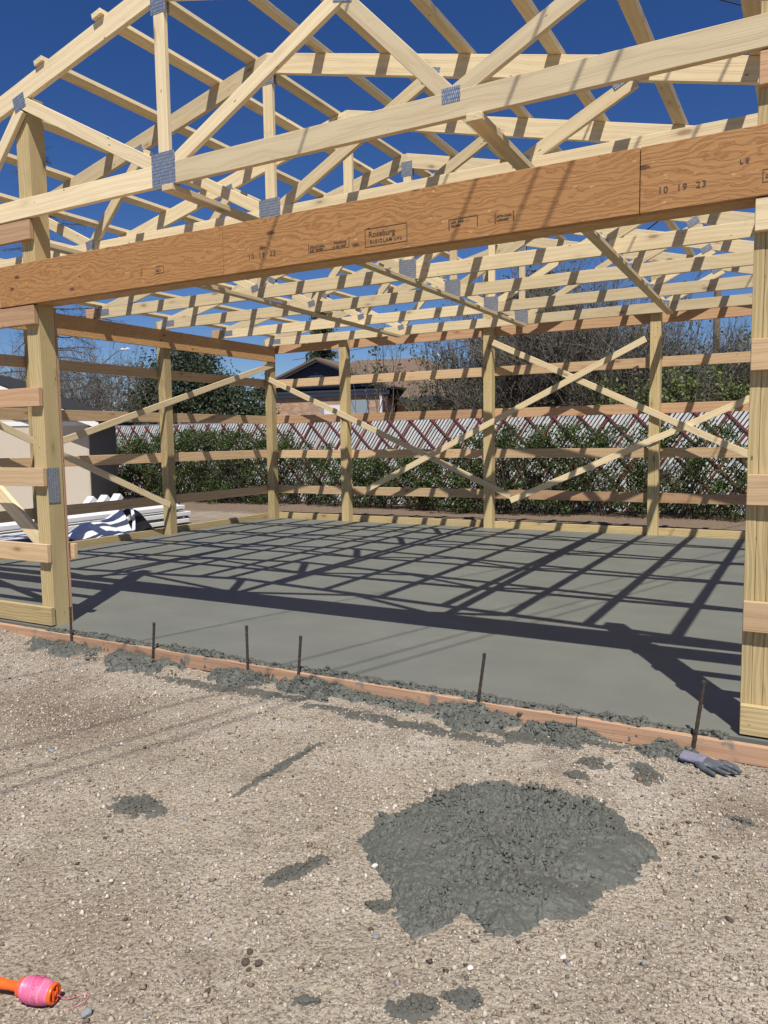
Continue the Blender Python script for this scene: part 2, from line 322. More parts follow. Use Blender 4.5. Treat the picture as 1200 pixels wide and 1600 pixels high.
# ------------------------------------------------------------------ ground and slab
def grid_coords(a, b, step, far_lo, far_hi, grow=1.25):
    c = list(np.arange(a, b+1e-6, step)); s = step; x = a; lo = []
    while x > far_lo: s *= grow; x -= s; lo.append(x)
    s = step; x = c[-1]; hi = []
    while x < far_hi: s *= grow; x += s; hi.append(x)
    return np.array(lo[::-1]+c+hi)
gx = grid_coords(-5.8, 1.2, .02, -400, 400); gy = grid_coords(.9, 3.9, .02, -60, 600)
GX, GY = np.meshgrid(gx, gy, indexing='ij')
def ground_z(x, y):
    near = np.clip((6-np.abs(y-2))/4, 0, 1)
    z = -.088+(fbm(x, y, .9, 3, 5)-.5)*.03+((fbm(x, y, 14, 3, 9)-.5)*.018+lumps(x, y, 26, 4)*.005)*near
    z = z+.075*np.exp(-(((x+6.1)/.75)**2))*np.exp(-((y-3.65)/.5)**2)   # gravel heaped against the form on the left
    z = z+(fbm(x, y, .35, 3, 21)-.5)*.10*np.clip((y-11.8)/1.5, 0, 1)
    inside = (x > -8.7) & (x < 1.1) & (y > 3.80) & (y < 11.5)
    return np.where(inside, np.minimum(z, -.06), z)
GZ = ground_z(GX, GY); nx, ny = len(gx), len(gy)
idx = np.arange(nx*ny).reshape(nx, ny)
F = np.stack([idx[:-1, :-1], idx[1:, :-1], idx[1:, 1:], idx[:-1, 1:]], -1).reshape(-1, 4)
g = link('ground', bigmesh('ground', np.stack([GX, GY, GZ], -1).reshape(-1, 3), F, GRAVEL, True)); props(g, kind='structure')
bm = bmesh.new(); bmesh.ops.create_cube(bm, size=1); bmesh.ops.scale(bm, vec=(9.55, 7.45, .1), verts=bm.verts)
me = bpy.data.meshes.new('concrete_floor'); bm.to_mesh(me); bm.free(); me.materials.append(SLAB)
s = link('concrete_floor', me); s.location = (-3.83, 7.57, -.05); props(s, kind='structure')

# ------------------------------------------------------------------ pole barn frame
barn = props(empty('pole_barn_frame', (-3.8, 7.6, 0)), 'unfinished timber pole barn frame with open roof trusses over fresh grey concrete', 'barn frame')
barn.location = (0, 0, 0)
P = barn
def post(x, y, top, bot=-.1):
    bm = bmesh.new(); L = top-bot
    for i in range(3):
        a = -.07+i*.04667; pts = [(-L/2, a+.0005), (L/2, a+.0005), (L/2, a+.0462), (-L/2, a+.0462)]; j = (.0, .0012, .0006)[i]; bm_prism(bm, pts, -.07+j, .07-j)
    me = finish(bm, 'post', TRT, .002); c = (x+.07, y+.07, (top+bot)/2)   # local X up, local Z across world X
    return link('post', me, P, Matrix(((0, 0, 1, c[0]), (0, 1, 0, c[1]), (1, 0, 0, c[2]), (0, 0, 0, 1))))
for x, y, t in ((-5.232, 3.903, 3.93), (-.262, 3.903, 3.45), (-8.675, 3.903, 3.06), (-8.675, 6.42, 3.2), (-8.675, 8.67, 3.2), (-8.675, 11.28, 3.2),
                (-7.095, 11.28, 3.14), (-4.48, 11.28, 4.08), (-2.02, 11.28, 3.80), (.95, 11.28, 3.2), (.95, 3.903, 3.06), (.95, 6.23, 3.2), (.95, 8.67, 3.2)): post(x, y, t)
# front wall girts (outside the posts)
for k, (top, m) in enumerate(((.150, TRT), (.640, FIRL), (1.225, FIRL), (1.830, FIR), (2.436, FIR), (3.05, FIR))):
    nm = 'skirt_board' if k == 0 else 'girt'
    box(nm, -8.68, -5.088 if k else -5.082, 3.863, 3.900, top-.14, top, m, P)
    box(nm, -.258, 1.09, 3.863, 3.900, top-.14, top, (TRT, FIRL, FIRL, FIRL, SPF, FIR)[k], P)
# side girts
for k, (top, m) in enumerate(((.087, TRT), (.586, FIRL), (1.237, FIRL), (1.847, FIRL), (2.50, FIRL))):
    nm = 'skirt_board' if k == 0 else 'girt'
    box(nm, -8.718, -8.680, 3.91, 11.416, top-.14, top, m, P, 'y'); box(nm, 1.092, 1.130, 3.91, 11.416, top-.14, top, m, P, 'y')
# rear girts
for k, (top, m) in enumerate(((.092, TRT), (.590, FIRL), (1.227, FIRL), (1.848, FIR), (2.49, FIRL), (3.095, FIR))):
    nm = 'skirt_board' if k == 0 else 'girt'
    for a, b in ((-8.72, -4.41), (-4.407, 1.13)): box(nm, a, b, 11.423, 11.461, top-.14, top, m if (k != 1 or a < -5) else FIR, P)
# header over the opening
hdr = [box('header_beam', a, b, 3.857, 3.899, 2.442, 2.742, LVL, P) for a, b in ((-5.46, -3.267), (-3.264, -.752), (-.748, 1.05))]
box('header_beam', -5.088, -.264, 3.904, 4.047, 2.443, 2.741, LVLS, P)
box('header_beam', -8.6, -5.466, 3.860, 3.899, 2.442, 2.742, FIR, P)
for a, b in ((3.95, 7.70), (7.703, 11.36)):
    box('side_beam', -8.531, -8.487, a, b, 2.797, 3.060, LVLS, P, 'y'); box('side_beam', 1.0-.055, 1.0-.011, a, b, 2.797, 3.060, LVLS, P, 'y')
# jambs and stub blocks at the opening
board('jamb_board', (-5.165, 4.062, 0), (-5.169, 4.057, 2.438), .020, .146, FORM, P, up=(0, 1, 0))
box('jamb_board', -.266, -.122, 4.046, 4.084, .0, 2.438, FORM, P, 'z')
box('block', -5.16, -5.062, 4.087, 4.123, .50, .62, FIRL, P)
pl = board('nail_plate', (-5.0885, 3.955, .955), (-5.0885, 3.955, 1.222), .105, .0016, PLATE, P, up=(0, 1, 0), bev=0)
# diagonal braces
def sc(p, k): return (p[0]*k, 1.41+(p[1]-1.41)*k)
kb = 11.25/11.1
for (a, b, y, e) in (((-8.50, 2.50), (-3.98, .52), 11.266, 0), ((-6.46, .57), (-2.04, 2.71), 11.218, 0), ((-4.25, 2.82), (-.40, .98), 11.242, 0), ((-3.98, .45), (-.30, 2.05), 11.266, 0)):
    a, b = sc(a, kb), sc(b, kb); board('brace', (a[0], y, a[1]), (b[0], y, b[1]), .089, .020, SPF, P)
board('brace', (-8.523, 6.55, 1.37), (-8.523, 11.36, 2.76), .089, .020, SPF, P)
board('brace', (-8.547+.024, 4.3, 2.33), (-8.547+.024, 8.66, .45), .089, .020, SPF, P)
board('brace', (-6.95, 4.075, 1.80), (-5.36, 4.075, .57), .120, .038, SPF, P)
# roof trusses
TY = [3.863, 5.01, 6.20, 7.42, 8.625, 9.93, 11.222]
def ridge(y): return -3.735-.015*(y-3.86)
SL = .245; PK = 4.352; ANG = math.atan(SL)
def truss(y, zb, k):
    xr = ridge(y); t = empty('roof_truss', (0, 0, 0), 0, P); y1 = y+.037; XL, XR = -8.60, 2*xr+8.60
    zt = zb+.138; HV = .147
    ms = SPFB if k == 0 else SPF
    # bottom chord in two lengths spliced under the ridge
    for a, b in ((XL, xr+.0), (xr+.002, XR)):
        pts = [(a, zb), (b, zb), (b, zt), (a, zt)]
        pts = clip(pts, -SL, -1, -(PK+SL*(-xr))) if b < xr+.001 else clip(pts, 0, 1, -9)
        pts = [(a, zb), (b, zb), (b, zt), (a, zt)]
        pts = clip(pts, SL, -1, -(PK-SL*xr)+.001); pts = clip(pts, -SL, -1, -(PK+SL*xr)+.001)
        xz_prism('bottom_chord', pts, y, y1, ms, t, 0)
    for s in (-1, 1):
        xe = XL if s < 0 else XR; f = lambda x, d: PK-SL*abs(x-xr)-d
        x0 = xr+s*.0008
        pts = [(x0, f(x0, 0)), (xe, f(xe, 0)), (xe, f(xe, HV)), (x0, f(x0, HV))]
        pts = clip(pts, 0, 1, zt+.001); xz_prism('top_chord', pts, y, y1, ms, t, -s*ANG)
    q = [0]
    def web(a, b, wd=.089):
        q[0] += 1; th = .0362-.0006*q[0]; board('web', (xr+a[0], (y+y1)/2, a[1]), (xr+b[0], (y+y1)/2, b[1]), wd, th, ms, t, up=(0, 0, 1) if abs(a[0]-b[0]) > .01 else (1, 0, 0))
    dz = zb-3.066
    web((0, 3.15+dz), (0, 4.29))
    for s in (-1, 1):
        web((s*.075, 3.195+dz), (s*1.43, 3.905)); web((s*1.385, 3.83), (s*2.03, 3.17+dz)); web((s*2.03, 3.185+dz), (s*2.74, 3.54))
    def plate(x, z, w_, h_, a=0):
        for yy in (y-.0009, y1+.0009):
            o = board('connector_plate', (-w_/2, 0, 0), (w_/2, 0, 0), h_, .0015, PLATE, t, bev=0)
            c, s_ = math.cos(a), math.sin(a); o.matrix_local = Matrix(((c, 0, -s_, xr+x), (0, 1, 0, yy), (s_, 0, c, z), (0, 0, 0, 1)))
    plate(-.005, 3.168+dz, .203, .212); plate(.0, 4.195, .125, .15)
    for s in (-1, 1):
        plate(s*1.385, 3.872, .125, .105, -s*.25); plate(s*2.025, 3.187+dz, .105, .078, 0 if k == 0 else -s*.2); plate(s*2.66, 3.56, .12, .07, s*.46)
        plate(s*(8.36+xr), zb+.075, .20, .085)
    return t
for k, y in enumerate(TY): truss(y, 3.064+(.0 if k == 0 else .004), k)
# heel blocks on the side beam
for y in (4.972, 7.381, 9.891):
    box('block', -8.66, -8.47, y, y+.037, 3.064, 3.20, FIR, P)
# runners tying the bottom chords
for x0, x1 in ((-5.60, -5.88), (-3.70, -3.80), (-1.575, -1.75)):
    board('runner', (x0, 3.845, 3.043), (x1, 11.18, 3.043), .089, .038, SPF, P, up=(1, 0, 0))
# purlins
for x in (-8.42, -7.8, -7.2, -6.62, -6.03, -5.46, -4.87, -4.26, -3.90, -3.25, -2.71, -2.11, -1.50, -.93, -.34, .26, .85):
    zz = []
    for y in (3.80, 11.38):
        xr = ridge(y); zz.append(PK-SL*abs(x-xr)+.0205)
    s = -1 if x < -3.78 else 1; ff = 3.845+random.uniform(-.015, .012)
    board('purlin', (x, ff, zz[0]), (x+random.uniform(-.01, .01), 11.38, zz[1]), .089, .038, SPF, P, up=(math.cos(ANG), 0, -s*math.sin(ANG)))
# small grade stamps on truss lumber
# printed stamps and holes on the header
INK = plain('black_ink', (.10, .07, .05), .8, var=.5, sc=60)
def on_header(o, x, z, i):
    o.parent = hdr[i]; o.matrix_local = hdr[i].matrix_local.inverted() @ Matrix.Translation((x, 3.8558, z)) @ Matrix.Rotation(math.pi/2, 4, 'X')
def txt(s, x, z, size, i, space=1.0, name='printed_stamp'):
    c = bpy.data.curves.new(name, 'FONT'); c.body = s; c.size = size; c.extrude = .0004; c.space_character = space; c.materials.append(INK); c.offset = .0006
    tmp = bpy.data.objects.new('tmp', c); COL.objects.link(tmp); bpy.context.view_layer.update()
    me = bpy.data.meshes.new_from_object(tmp.evaluated_get(bpy.context.evaluated_depsgraph_get())); bpy.data.objects.remove(tmp); bpy.data.curves.remove(c)
    o = link(name, me); on_header(o, x, z, i); return o
def outline(x, z, w_, h_, t, i, parts='lrtb'):
    bm = bmesh.new()
    for ch, (a, b, c, d) in dict(l=(0, 0, t, h_), r=(w_-t, 0, w_, h_), t=(t, h_-t*.6, w_-t, h_), b=(t, 0, w_-t, t*.6)).items():
        if ch in parts: bm_prism(bm, [(a, b), (c, b), (c, d), (a, d)], -.0004, .0004)
    for v in bm.verts: v.co = (v.co.x, v.co.z, v.co.y)
    me = finish(bm, 'stamp_frame', INK, 0); o = link('stamp_frame', me); on_header(o, x, z, i)
txt('10  19  23', -3.066, 2.514, .040, 1, 1.25); txt('10  19  23', -.668, 2.519, .040, 2, 1.25)
outline(-2.238, 2.478, .268, .100, .005, 1)
txt('Roseburg', -2.215, 2.530, .044, 1); txt('RIGIDLAM LVL', -2.205, 2.495, .027, 1, 1.2)
outline(-2.62, 2.496, .28, .054, .004, 1, 'lrb'); txt('STRUCTURAL', -2.61, 2.520, .017, 1); txt('2.0E  VENEER', -2.61, 2.502, .016, 1); txt('Roseburg', -2.445, 2.524, .022, 1); txt('1.5  2.0E  2900F', -2.455, 2.503, .014, 1)
outline(-1.725, 2.500, .166, .056, .005, 1, 'lrt'); txt('APA  EWS', -1.71, 2.533, .016, 1); txt('PR-L289', -1.71, 2.514, .015, 1)
outline(-1.467, 2.499, .104, .050, .006, 1, 'lr'); txt('ASTM D5456', -1.457, 2.527, .015, 1); txt('LICENSED', -1.457, 2.508, .015, 1)
outline(-3.842, 2.515, .076, .046, .004, 0, 'rtb'); txt('MILL 4', -3.835, 2.528, .015, 0); outline(-3.985, 2.518, .022, .052, .004, 0, 'rb')
outline(-.232, 2.497, .16, .055, .003, 2); txt('L E', -.325, 2.59, .03, 2); txt('GRADE', -.22, 2.515, .02, 2)

# ------------------------------------------------------------------ form boards, stakes, concrete slop
def form(x0, x1, z0, z1, label, y0=3.777, y1=3.777):
    o = board('form_board', (x0, y0, z0-.045), (x1, y1, z1-.045), .089, .036, FORMW, None); props(o, label, 'form board', 'form boards edging the concrete'); return o
form(-8.6, -4.62, .004, .0, 'reddish form board under the left door post, longest of the edging boards')
form(-4.615, -2.93, .0, .0, 'form board with two stakes and most slopped concrete, between left post and middle', 3.777, 3.772)
form(-2.925, -1.0, .0, .0, 'cleanest middle stretch of form board in front of the slab', 3.772, 3.777)
form(-.995, 1.0, .0, .0, 'form board end beneath the right door post beside the glove')
def stake(x, top, lean, label):
    bm = bmesh.new(); n = 28; H = top+.25; rng = random.Random(x); prev = None
    for i in range(n+1):
        t = i/n; rr = .0085*(1.12 if i % 2 else .96)
        ring = [bm.verts.new((math.cos(a)*rr+lean*(t-.5)*H, math.sin(a)*rr, -.25+t*H)) for a in [j*math.pi/4 for j in range(8)]]
        if prev:
            for j in range(8): bm.faces.new((prev[j], prev[(j+1) % 8], ring[(j+1) % 8], ring[j]))
        else: bm.faces.new(ring[::-1])
        prev = ring
    bm.faces.new(prev); me = finish(bm, 'steel_stake', STEEL, 0); o = link('steel_stake', me); o.location = (x, 3.748, 0)
    V, Fq = tube([(lean*.5*H*.9, 0, top-.012), (lean*.5*H, 0, top+.002)], [.011, .010], 6); c = mesh('stake_head', V, [tuple(f) for f in Fq]+[(5, 4, 3, 2, 1, 0), (6, 7, 8, 9, 10, 11)], STEEL); link('stake_head', c, o)
    props(o, label, 'stake', 'rusty steel stakes holding the form')
stake(-4.72, .215, .02, 'dark steel stake standing against the left door post'); stake(-3.90, .185, .10, 'short leaning steel stake, second from the left post')
stake(-3.08, .250, .0, 'upright steel stake third from the left post'); stake(-2.69, .230, .10, 'leaning concrete-crusted stake just right of the upright third stake')
stake(-1.52, .270, .14, 'leaning stake alone in the middle right of the slab edge'); stake(-.435, .275, .12, 'thick rusty stake standing behind the grey work glove')
def heightfield(name, x0, x1, y0, y1, step, fn, mat, thr=.002, island=True):
    xs = np.arange(x0, x1, step); ys = np.arange(y0, y1, step); X, Y = np.meshgrid(xs, ys, indexing='ij'); b, h = fn(X, Y); keep = h > thr
    Z = b+np.maximum(h, -.004); a = len(ys); idn = np.arange(X.size).reshape(X.shape)
    q = keep[:-1, :-1] | keep[1:, :-1] | keep[1:, 1:] | keep[:-1, 1:]
    Fq = np.stack([idn[:-1, :-1], idn[1:, :-1], idn[1:, 1:], idn[:-1, 1:]], -1)[q]; used = np.unique(Fq); rm = np.full(X.size, -1); rm[used] = np.arange(len(used))
    if island:
        from collections import deque
        lab = np.zeros(q.shape, int); best = (0, 0); L_ = 0
        for i0, j0 in zip(*np.nonzero(q)):
            if lab[i0, j0]: continue
            L_ += 1; dq = deque([(i0, j0)]); lab[i0, j0] = L_; c_ = 0
            while dq:
                i, j = dq.popleft(); c_ += 1
                for u, v in ((i+1, j), (i-1, j), (i, j+1), (i, j-1)):
                    if 0 <= u < q.shape[0] and 0 <= v < q.shape[1] and q[u, v] and not lab[u, v]: lab[u, v] = L_; dq.append((u, v))
            if c_ > best[0]: best = (c_, L_)
        q = lab == best[1]; Fq = np.stack([idn[:-1, :-1], idn[1:, :-1], idn[1:, 1:], idn[:-1, 1:]], -1)[q]; used = np.unique(Fq); rm = np.full(X.size, -1); rm[used] = np.arange(len(used))
    am = .018 if 'heap' in name else .012; ox = (fbm(X, Y, 55, 3, 3)-.5)*am; oy = (fbm(X, Y, 55, 3, 8)-.5)*am
    V = np.stack([X+ox, Y+oy, Z], -1).reshape(-1, 3)[used]; return bigmesh(name, V, rm[Fq], mat, True)
def blob(V, poly_fn): return poly_fn
# rim of squeezed-out concrete along the slab edge
def rim_fn(X, Y):
    edge = 3.766+(fbm(X, Y*0, 7, 4, 31)-.5)*.07+(vnoise(X*45, Y*0, 32)-.5)*.02+(vnoise(X*110, Y*0, 39)-.5)*.012; cover = np.clip((vnoise(X*2.3+3, Y*0, 33)-.24)*4, 0, 1)
    edge = edge+(1-cover)*.030; back = 3.86+(fbm(X, Y*0, 5, 3, 34)-.5)*.06
    m = np.minimum((Y-edge)*60, np.clip((back-Y)*14, -1, 1)); m = np.where(X < -5.05, -1, m); m = np.where(X > -.30, -1, m)
    h = np.clip(m, -1, 1)*(.005+.026*clods(X, Y, 30, 41)*(vnoise(X*6, Y*6, 44) > .4)+.024*clods(X, Y, 55, 42)+.012*clods(X, Y, 105, 43)); return -np.clip(3.768-Y, 0, 1)**.75*1.6, h
n = 5200; X = RNG.uniform(-5.04, -.31, n); Y = RNG.uniform(3.755, 3.85, n); b_, h_ = rim_fn(X, Y); kk = h_ > .008; X, Y, Z = X[kk], Y[kk], (b_+h_)[kk]; R = np.clip(np.exp(RNG.normal(math.log(.0058), .4, len(X))), .0025, .014); RIMC = (X, Y, Z, R)
o = rimo = link('squeezed_concrete', heightfield('squeezed_concrete', -5.08, -.28, 3.70, 3.92, .006, rim_fn, WET, .002, False)); props(o, 'ragged rim of lumpy wet concrete squeezed over the slab edge', 'concrete', kind='stuff')
_b = bmesh.new(); bmesh.ops.create_icosphere(_b, subdivisions=2, radius=1); ICO = np.array([v.co[:] for v in _b.verts]); ICF = np.array([[v.index for v in f.verts] for f in _b.faces]); _b.free()
def crumbs(X, Y, Z, R, parent, mat, seed, name='lumps'):
    rg = np.random.default_rng(seed); m = len(X); k = len(ICO); q = rg.normal(size=(m, 6, 3)); q /= np.linalg.norm(q, axis=2)[..., None]; V = np.repeat(ICO[None], m, 0)
    sc_ = np.ones((m, k))
    for i in range(6):
        dt = (V*q[:, i][:, None]).sum(2); cut = rg.uniform(.45, .9, m)[:, None]; sc_ = np.where(dt > cut, np.minimum(sc_, cut/np.maximum(dt, 1e-3)), sc_)
    V = V*(sc_*rg.uniform(.9, 1.1, (m, k)))[..., None]*(R[:, None]*np.stack([rg.uniform(.8, 1.4, m), rg.uniform(.8, 1.4, m), rg.uniform(.6, .95, m)], 1))[:, None, :]
    V += np.stack([X, Y, Z], 1)[:, None, :]; Fq = (ICF[None]+np.arange(m)[:, None, None]*k).reshape(-1, 3); return props(link(name, bigmesh(name, V.reshape(-1, 3), Fq, mat, False), parent), kind='stuff')
crumbs(*RIMC, rimo, WET, 77)
# mounds spilled in front of the form
def mound(cx, w_, d_, hh, seed, label, y0=3.70, mat=WET):
    def fn(X, Y):
        u = (X-cx)/w_; v = (Y-y0)/d_; rr = np.sqrt(u*u+np.where(v > 0, (v*.6)**2, v*v)); n = fbm(X, Y, 9, 5, seed)-.5; oo = (fbm(X, Y, 45, 2, seed+7)-.5)*.014; m = 1-rr+n*1.9
        base = ground_z(X, Y); top = np.clip(m, -.3, 1); h = np.sign(top)*np.abs(top)**.8*hh*.75+np.where(m > 0, (.022*clods(X+oo, Y+oo, 24, seed+1)+.016*clods(X+oo, Y, 46, seed+2)+.009*clods(X, Y, 90, seed+3))*np.clip(fbm(X, Y, 8, 3, seed+5)*3-.7, .35, 1.1), 0)*np.clip(m*6, 0, 1); h = np.where(Y > 3.757, -1, h)
        return base-.002, h
    o = link('concrete_spill', heightfield('concrete_spill', cx-w_*1.7, cx+w_*1.7, y0-d_*1.8, 3.764, .007, fn, mat))
    rg = np.random.default_rng(seed); n = 900; X = rg.uniform(cx-w_*1.5, cx+w_*1.5, n); Y = rg.uniform(y0-d_*1.5, 3.752, n); b_, h_ = fn(X, Y); kk = (h_ > .012) & (np.abs(X-cx) < w_*1.1); X, Y, Z = X[kk], Y[kk], (b_+h_)[kk]; R = np.clip(np.exp(rg.normal(math.log(.0068), .4, len(X))), .003, .018)
    if len(X): crumbs(X, Y, Z, R, o, mat, seed)
    props(o, label, 'concrete spill', 'wet concrete spilled along the form boards')
mound(-4.72, .30, .16, .035, 51, 'flat spill of wet concrete at the foot of the left post stake')
mound(-3.98, .42, .17, .075, 54, 'broad lumpy concrete spill around the short leaning stake', 3.68)
mound(-3.08, .22, .13, .085, 57, 'lumpy concrete spill packed around the upright third stake')
mound(-2.62, .26, .15, .095, 60, 'tallest concrete spill heaped around the fourth crusted stake')
mound(-2.05, .34, .08, .035, 63, 'low thin concrete spill under the clean middle form board')
mound(-1.52, .27, .15, .080, 66, 'concrete spill heaped around the lone leaning stake')
mound(-1.05, .20, .12, .045, 69, 'low rough concrete spill right of the lone leaning stake')
mound(-.56, .16, .10, .060, 72, 'small concrete spill between the last stake and the glove')

# ------------------------------------------------------------------ concrete heap, splats, stones
def sdist(X, Y, poly):
    p = np.array(poly, float); d = np.full(X.shape, 1e9); ins = np.zeros(X.shape, bool)
    for i in range(len(p)):
        a = p[i]; b = p[(i+1) % len(p)]; ab = b-a; t = np.clip(((X-a[0])*ab[0]+(Y-a[1])*ab[1])/(ab@ab), 0, 1); d = np.minimum(d, np.hypot(X-a[0]-t*ab[0], Y-a[1]-t*ab[1]))
        c = ((a[1] > Y) != (b[1] > Y)) & (X < (b[0]-a[0])*(Y-a[1])/(b[1]-a[1]+1e-12)+a[0]); ins ^= c
    return np.where(ins, d, -d)
HEAP = [[-1.447, 2.374], [-1.455, 2.535], [-1.387, 2.678], [-1.304, 2.875], [-1.196, 3.03], [-0.967, 3.09], [-0.74, 3.06], [-0.605, 2.98], [-0.559, 2.89], [-0.445, 2.818], [-0.436, 2.726], [-0.455, 2.539], [-0.547, 2.438], [-0.539, 2.319], [-0.593, 2.254], [-0.662, 2.218], [-0.707, 2.107], [-0.806, 2.045], [-0.869, 2.109], [-0.918, 2.113], [-0.931, 1.999], [-1.009, 1.938], [-1.092, 1.992], [-1.165, 2.106], [-1.248, 2.189], [-1.39, 2.301]]
def heap_fn(X, Y):
    wx = X+(fbm(X, Y, 12, 3, 61)-.5)*.05; wy = Y+(fbm(X, Y, 12, 3, 62)-.5)*.05
    d = sdist(wx, wy, HEAP)+(vnoise(X*40, Y*40, 63)-.5)*.022+(vnoise(X*90, Y*90, 64)-.5)*.010-.004
    sm = np.exp(-(((X+.56)/.17)**2+((Y-2.58)/.22)**2))+.8*np.exp(-(((X+.72)/.16)**2+((Y-2.16)/.10)**2)); sm = np.clip(sm*1.2, 0, 1)
    dp = np.maximum(d, 0); dome = .045*(1-np.exp(-dp/.18))+.008*(1-np.exp(-dp/.007))
    ridge_ = .020*np.exp(-((Y-2.86+.25*(X+.9))/.05)**2)*np.clip(d*8, 0, 1)-.016*np.exp(-((Y-2.60+.3*(X+.9))/.10)**2)*np.clip(d*5, 0, 1)
    bigl = (fbm(X, Y, 7, 4, 64)-.5)*.065
    ux = X+(fbm(X, Y, 50, 2, 71)-.5)*.012; uy = Y+(fbm(X, Y, 50, 2, 72)-.5)*.012
    cm = np.clip(fbm(X, Y, 5.5, 4, 69)*4.2-1.75, 0, 1); cm2 = np.clip(fbm(X+3, Y, 9, 3, 74)*4-1.6, 0, 1)
    L = .034*clods(wx, wy, 24, 65, .1, .62)*cm+.024*clods(ux, uy, 42, 66, .05, .66)*np.maximum(cm, .55*cm2)+.014*clods(ux+.003, uy, 74, 67, .05, .68)*(.25+.75*np.maximum(cm, cm2))+.0045*clods(X, Y, 130, 73)
    L = L-.030*clods(wx+.01, wy, 30, 75, .02, .42)*np.maximum(cm, cm2)-.014*clods(ux, uy, 60, 76, .02, .5)*cm2+(fbm(X, Y, 60, 3, 68)-.5)*.006
    gate = 1.0
    h = dome+ridge_+bigl*np.clip(d*12, 0, 1)+L*gate*(1-.88*sm)*np.clip(d*60, .25, 1)
    return ground_z(X, Y)*0-.088, np.where(d > 0, np.maximum(h, .003), d)
o = link('concrete_heap', heightfield('concrete_heap', -1.52, -.38, 1.88, 3.15, .0036, heap_fn, WET)); props(o, 'large lumpy heap of wet grey concrete dumped on the gravel', 'concrete heap')
n = 9000; X = RNG.uniform(-1.48, -.42, n); Y = RNG.uniform(1.92, 3.10, n); b_, h_ = heap_fn(X, Y); dd = sdist(X, Y, HEAP)
cm = np.clip(fbm(X, Y, 5.5, 4, 69)*4.2-1.75, 0, 1); smm = np.exp(-(((X+.56)/.17)**2+((Y-2.58)/.22)**2))+np.exp(-(((X+.72)/.16)**2+((Y-2.16)/.10)**2))
kk = (dd > .012) & (RNG.random(n) < (.07+.62*cm)*(1-np.clip(smm*1.1, 0, .97))); X, Y, h_ = X[kk], Y[kk], h_[kk]; R = np.clip(np.exp(RNG.normal(math.log(.0052), .42, len(X))), .0025, .016)
crumbs(X, Y, -.088+h_+R*.15, R, o, WET, 5)
def splat(cx, cy, rx, ry, ang, h, seed, label, name='concrete_splat', step=.006, rough=1.2, mat=DRY):
    c, s_ = math.cos(ang), math.sin(ang); R = max(rx, ry)*1.5
    def fn(X, Y):
        u = ((X-cx)*c+(Y-cy)*s_)/rx; v = (-(X-cx)*s_+(Y-cy)*c)/ry; m = 1-np.hypot(u, v)+(fbm(X, Y, 16, 4, seed)-.5)*rough*1.6
        m = m+(vnoise(X*70, Y*70, seed+9)-.5)*.55+(vnoise(X*130, Y*130, seed+10)-.5)*.35; hh = np.sign(m)*np.abs(np.clip(m, -.3, 1))**.8*h*.35+np.where(m > 0, h*1.5*clods(X, Y, 48, seed+1)*np.clip(m*3, 0, 1)+h*.9*clods(X, Y, 100, seed+2), 0); return ground_z(X, Y)+.0015, hh
    o = link(name, heightfield(name, cx-R, cx+R, cy-R, cy+R, step, fn, mat, .0015))
    rg = np.random.default_rng(seed); n = int(260+rx*ry*30000); A = rg.uniform(0, 6.283, n); Q = np.sqrt(rg.random(n))*.9; X = cx+Q*rx*np.cos(A)*c-Q*ry*np.sin(A)*s_; Y = cy+Q*rx*np.cos(A)*s_+Q*ry*np.sin(A)*c; b_, h_ = fn(X, Y); kk = h_ > .003; X, Y, Z = X[kk], Y[kk], (b_+h_)[kk]
    if len(X): crumbs(X, Y, Z, np.clip(np.exp(rg.normal(math.log(.0042), .4, len(X))), .002, .010), o, mat, seed)
    props(o, label, name.replace('_', ' '), 'concrete splats on the gravel'); return o
splat(-2.371, 2.158, .105, .075, 0, .010, 80, 'dark round splat of concrete alone on the left gravel')
splat(-2.08, 2.79, .27, .019, 1.55, .006, 82, 'long thin concrete streak pointing at the form boards'); splat(-1.525, 2.07, .13, .026, 1.25, .008, 84, 'short concrete streak left of the big heap')
splat(-.60, 3.43, .05, .10, .3, .007, 86, 'concrete splat behind the heap, nearest the glove'); splat(-.84, 3.44, .07, .05, .2, .006, 88, 'concrete splat behind the heap, second from the glove')
splat(-.87, 3.28, .045, .03, .2, .005, 90, 'tiny concrete splat just behind the top of the heap'); splat(-.86, 1.69, .06, .035, .6, .007, 92, 'lowest concrete splat below the heap, near the photo edge')
splat(-.76, 1.78, .055, .03, .2, .007, 94, 'small concrete splat below the heap, right of the lowest one'); splat(-1.17, 2.04, .045, .025, .5, .008, 96, 'concrete dab touching the left foot of the heap')
splat(-1.127, 1.58, .035, .022, .9, .006, 98, 'small dab near the lower photo edge, left of the lowest splats'); splat(-.181, 3.17, .05, .02, -.1, .010, 100, 'flat dark lump at the right edge of the gravel')
splat(-3.05, 3.52, .62, .055, .02, .004, 102, 'long pale smear of concrete, left half, parallel to the form', 'concrete_smear', .009, 1.0); splat(-1.85, 3.47, .62, .050, .0, .004, 104, 'long smear of concrete, right half, parallel to the form', 'concrete_smear', .009, 1.0)
splat(-1.12, 3.62, .30, .06, .2, .006, 106, 'rough concrete smear ending below the right form board', 'concrete_smear', .009, 1.5)
CLOD = plain('dark_clod', (.10, .075, .058), .9, var=.4, bump=.6, sc=40); GREYR = plain('grey_stone', (.24, .25, .26), .8, var=.3, sc=40); PALER = plain('pale_stone', (.62, .58, .52), .8, var=.2, sc=40); REDR = plain('reddish_stone', (.20, .12, .09), .9, var=.3, sc=40)
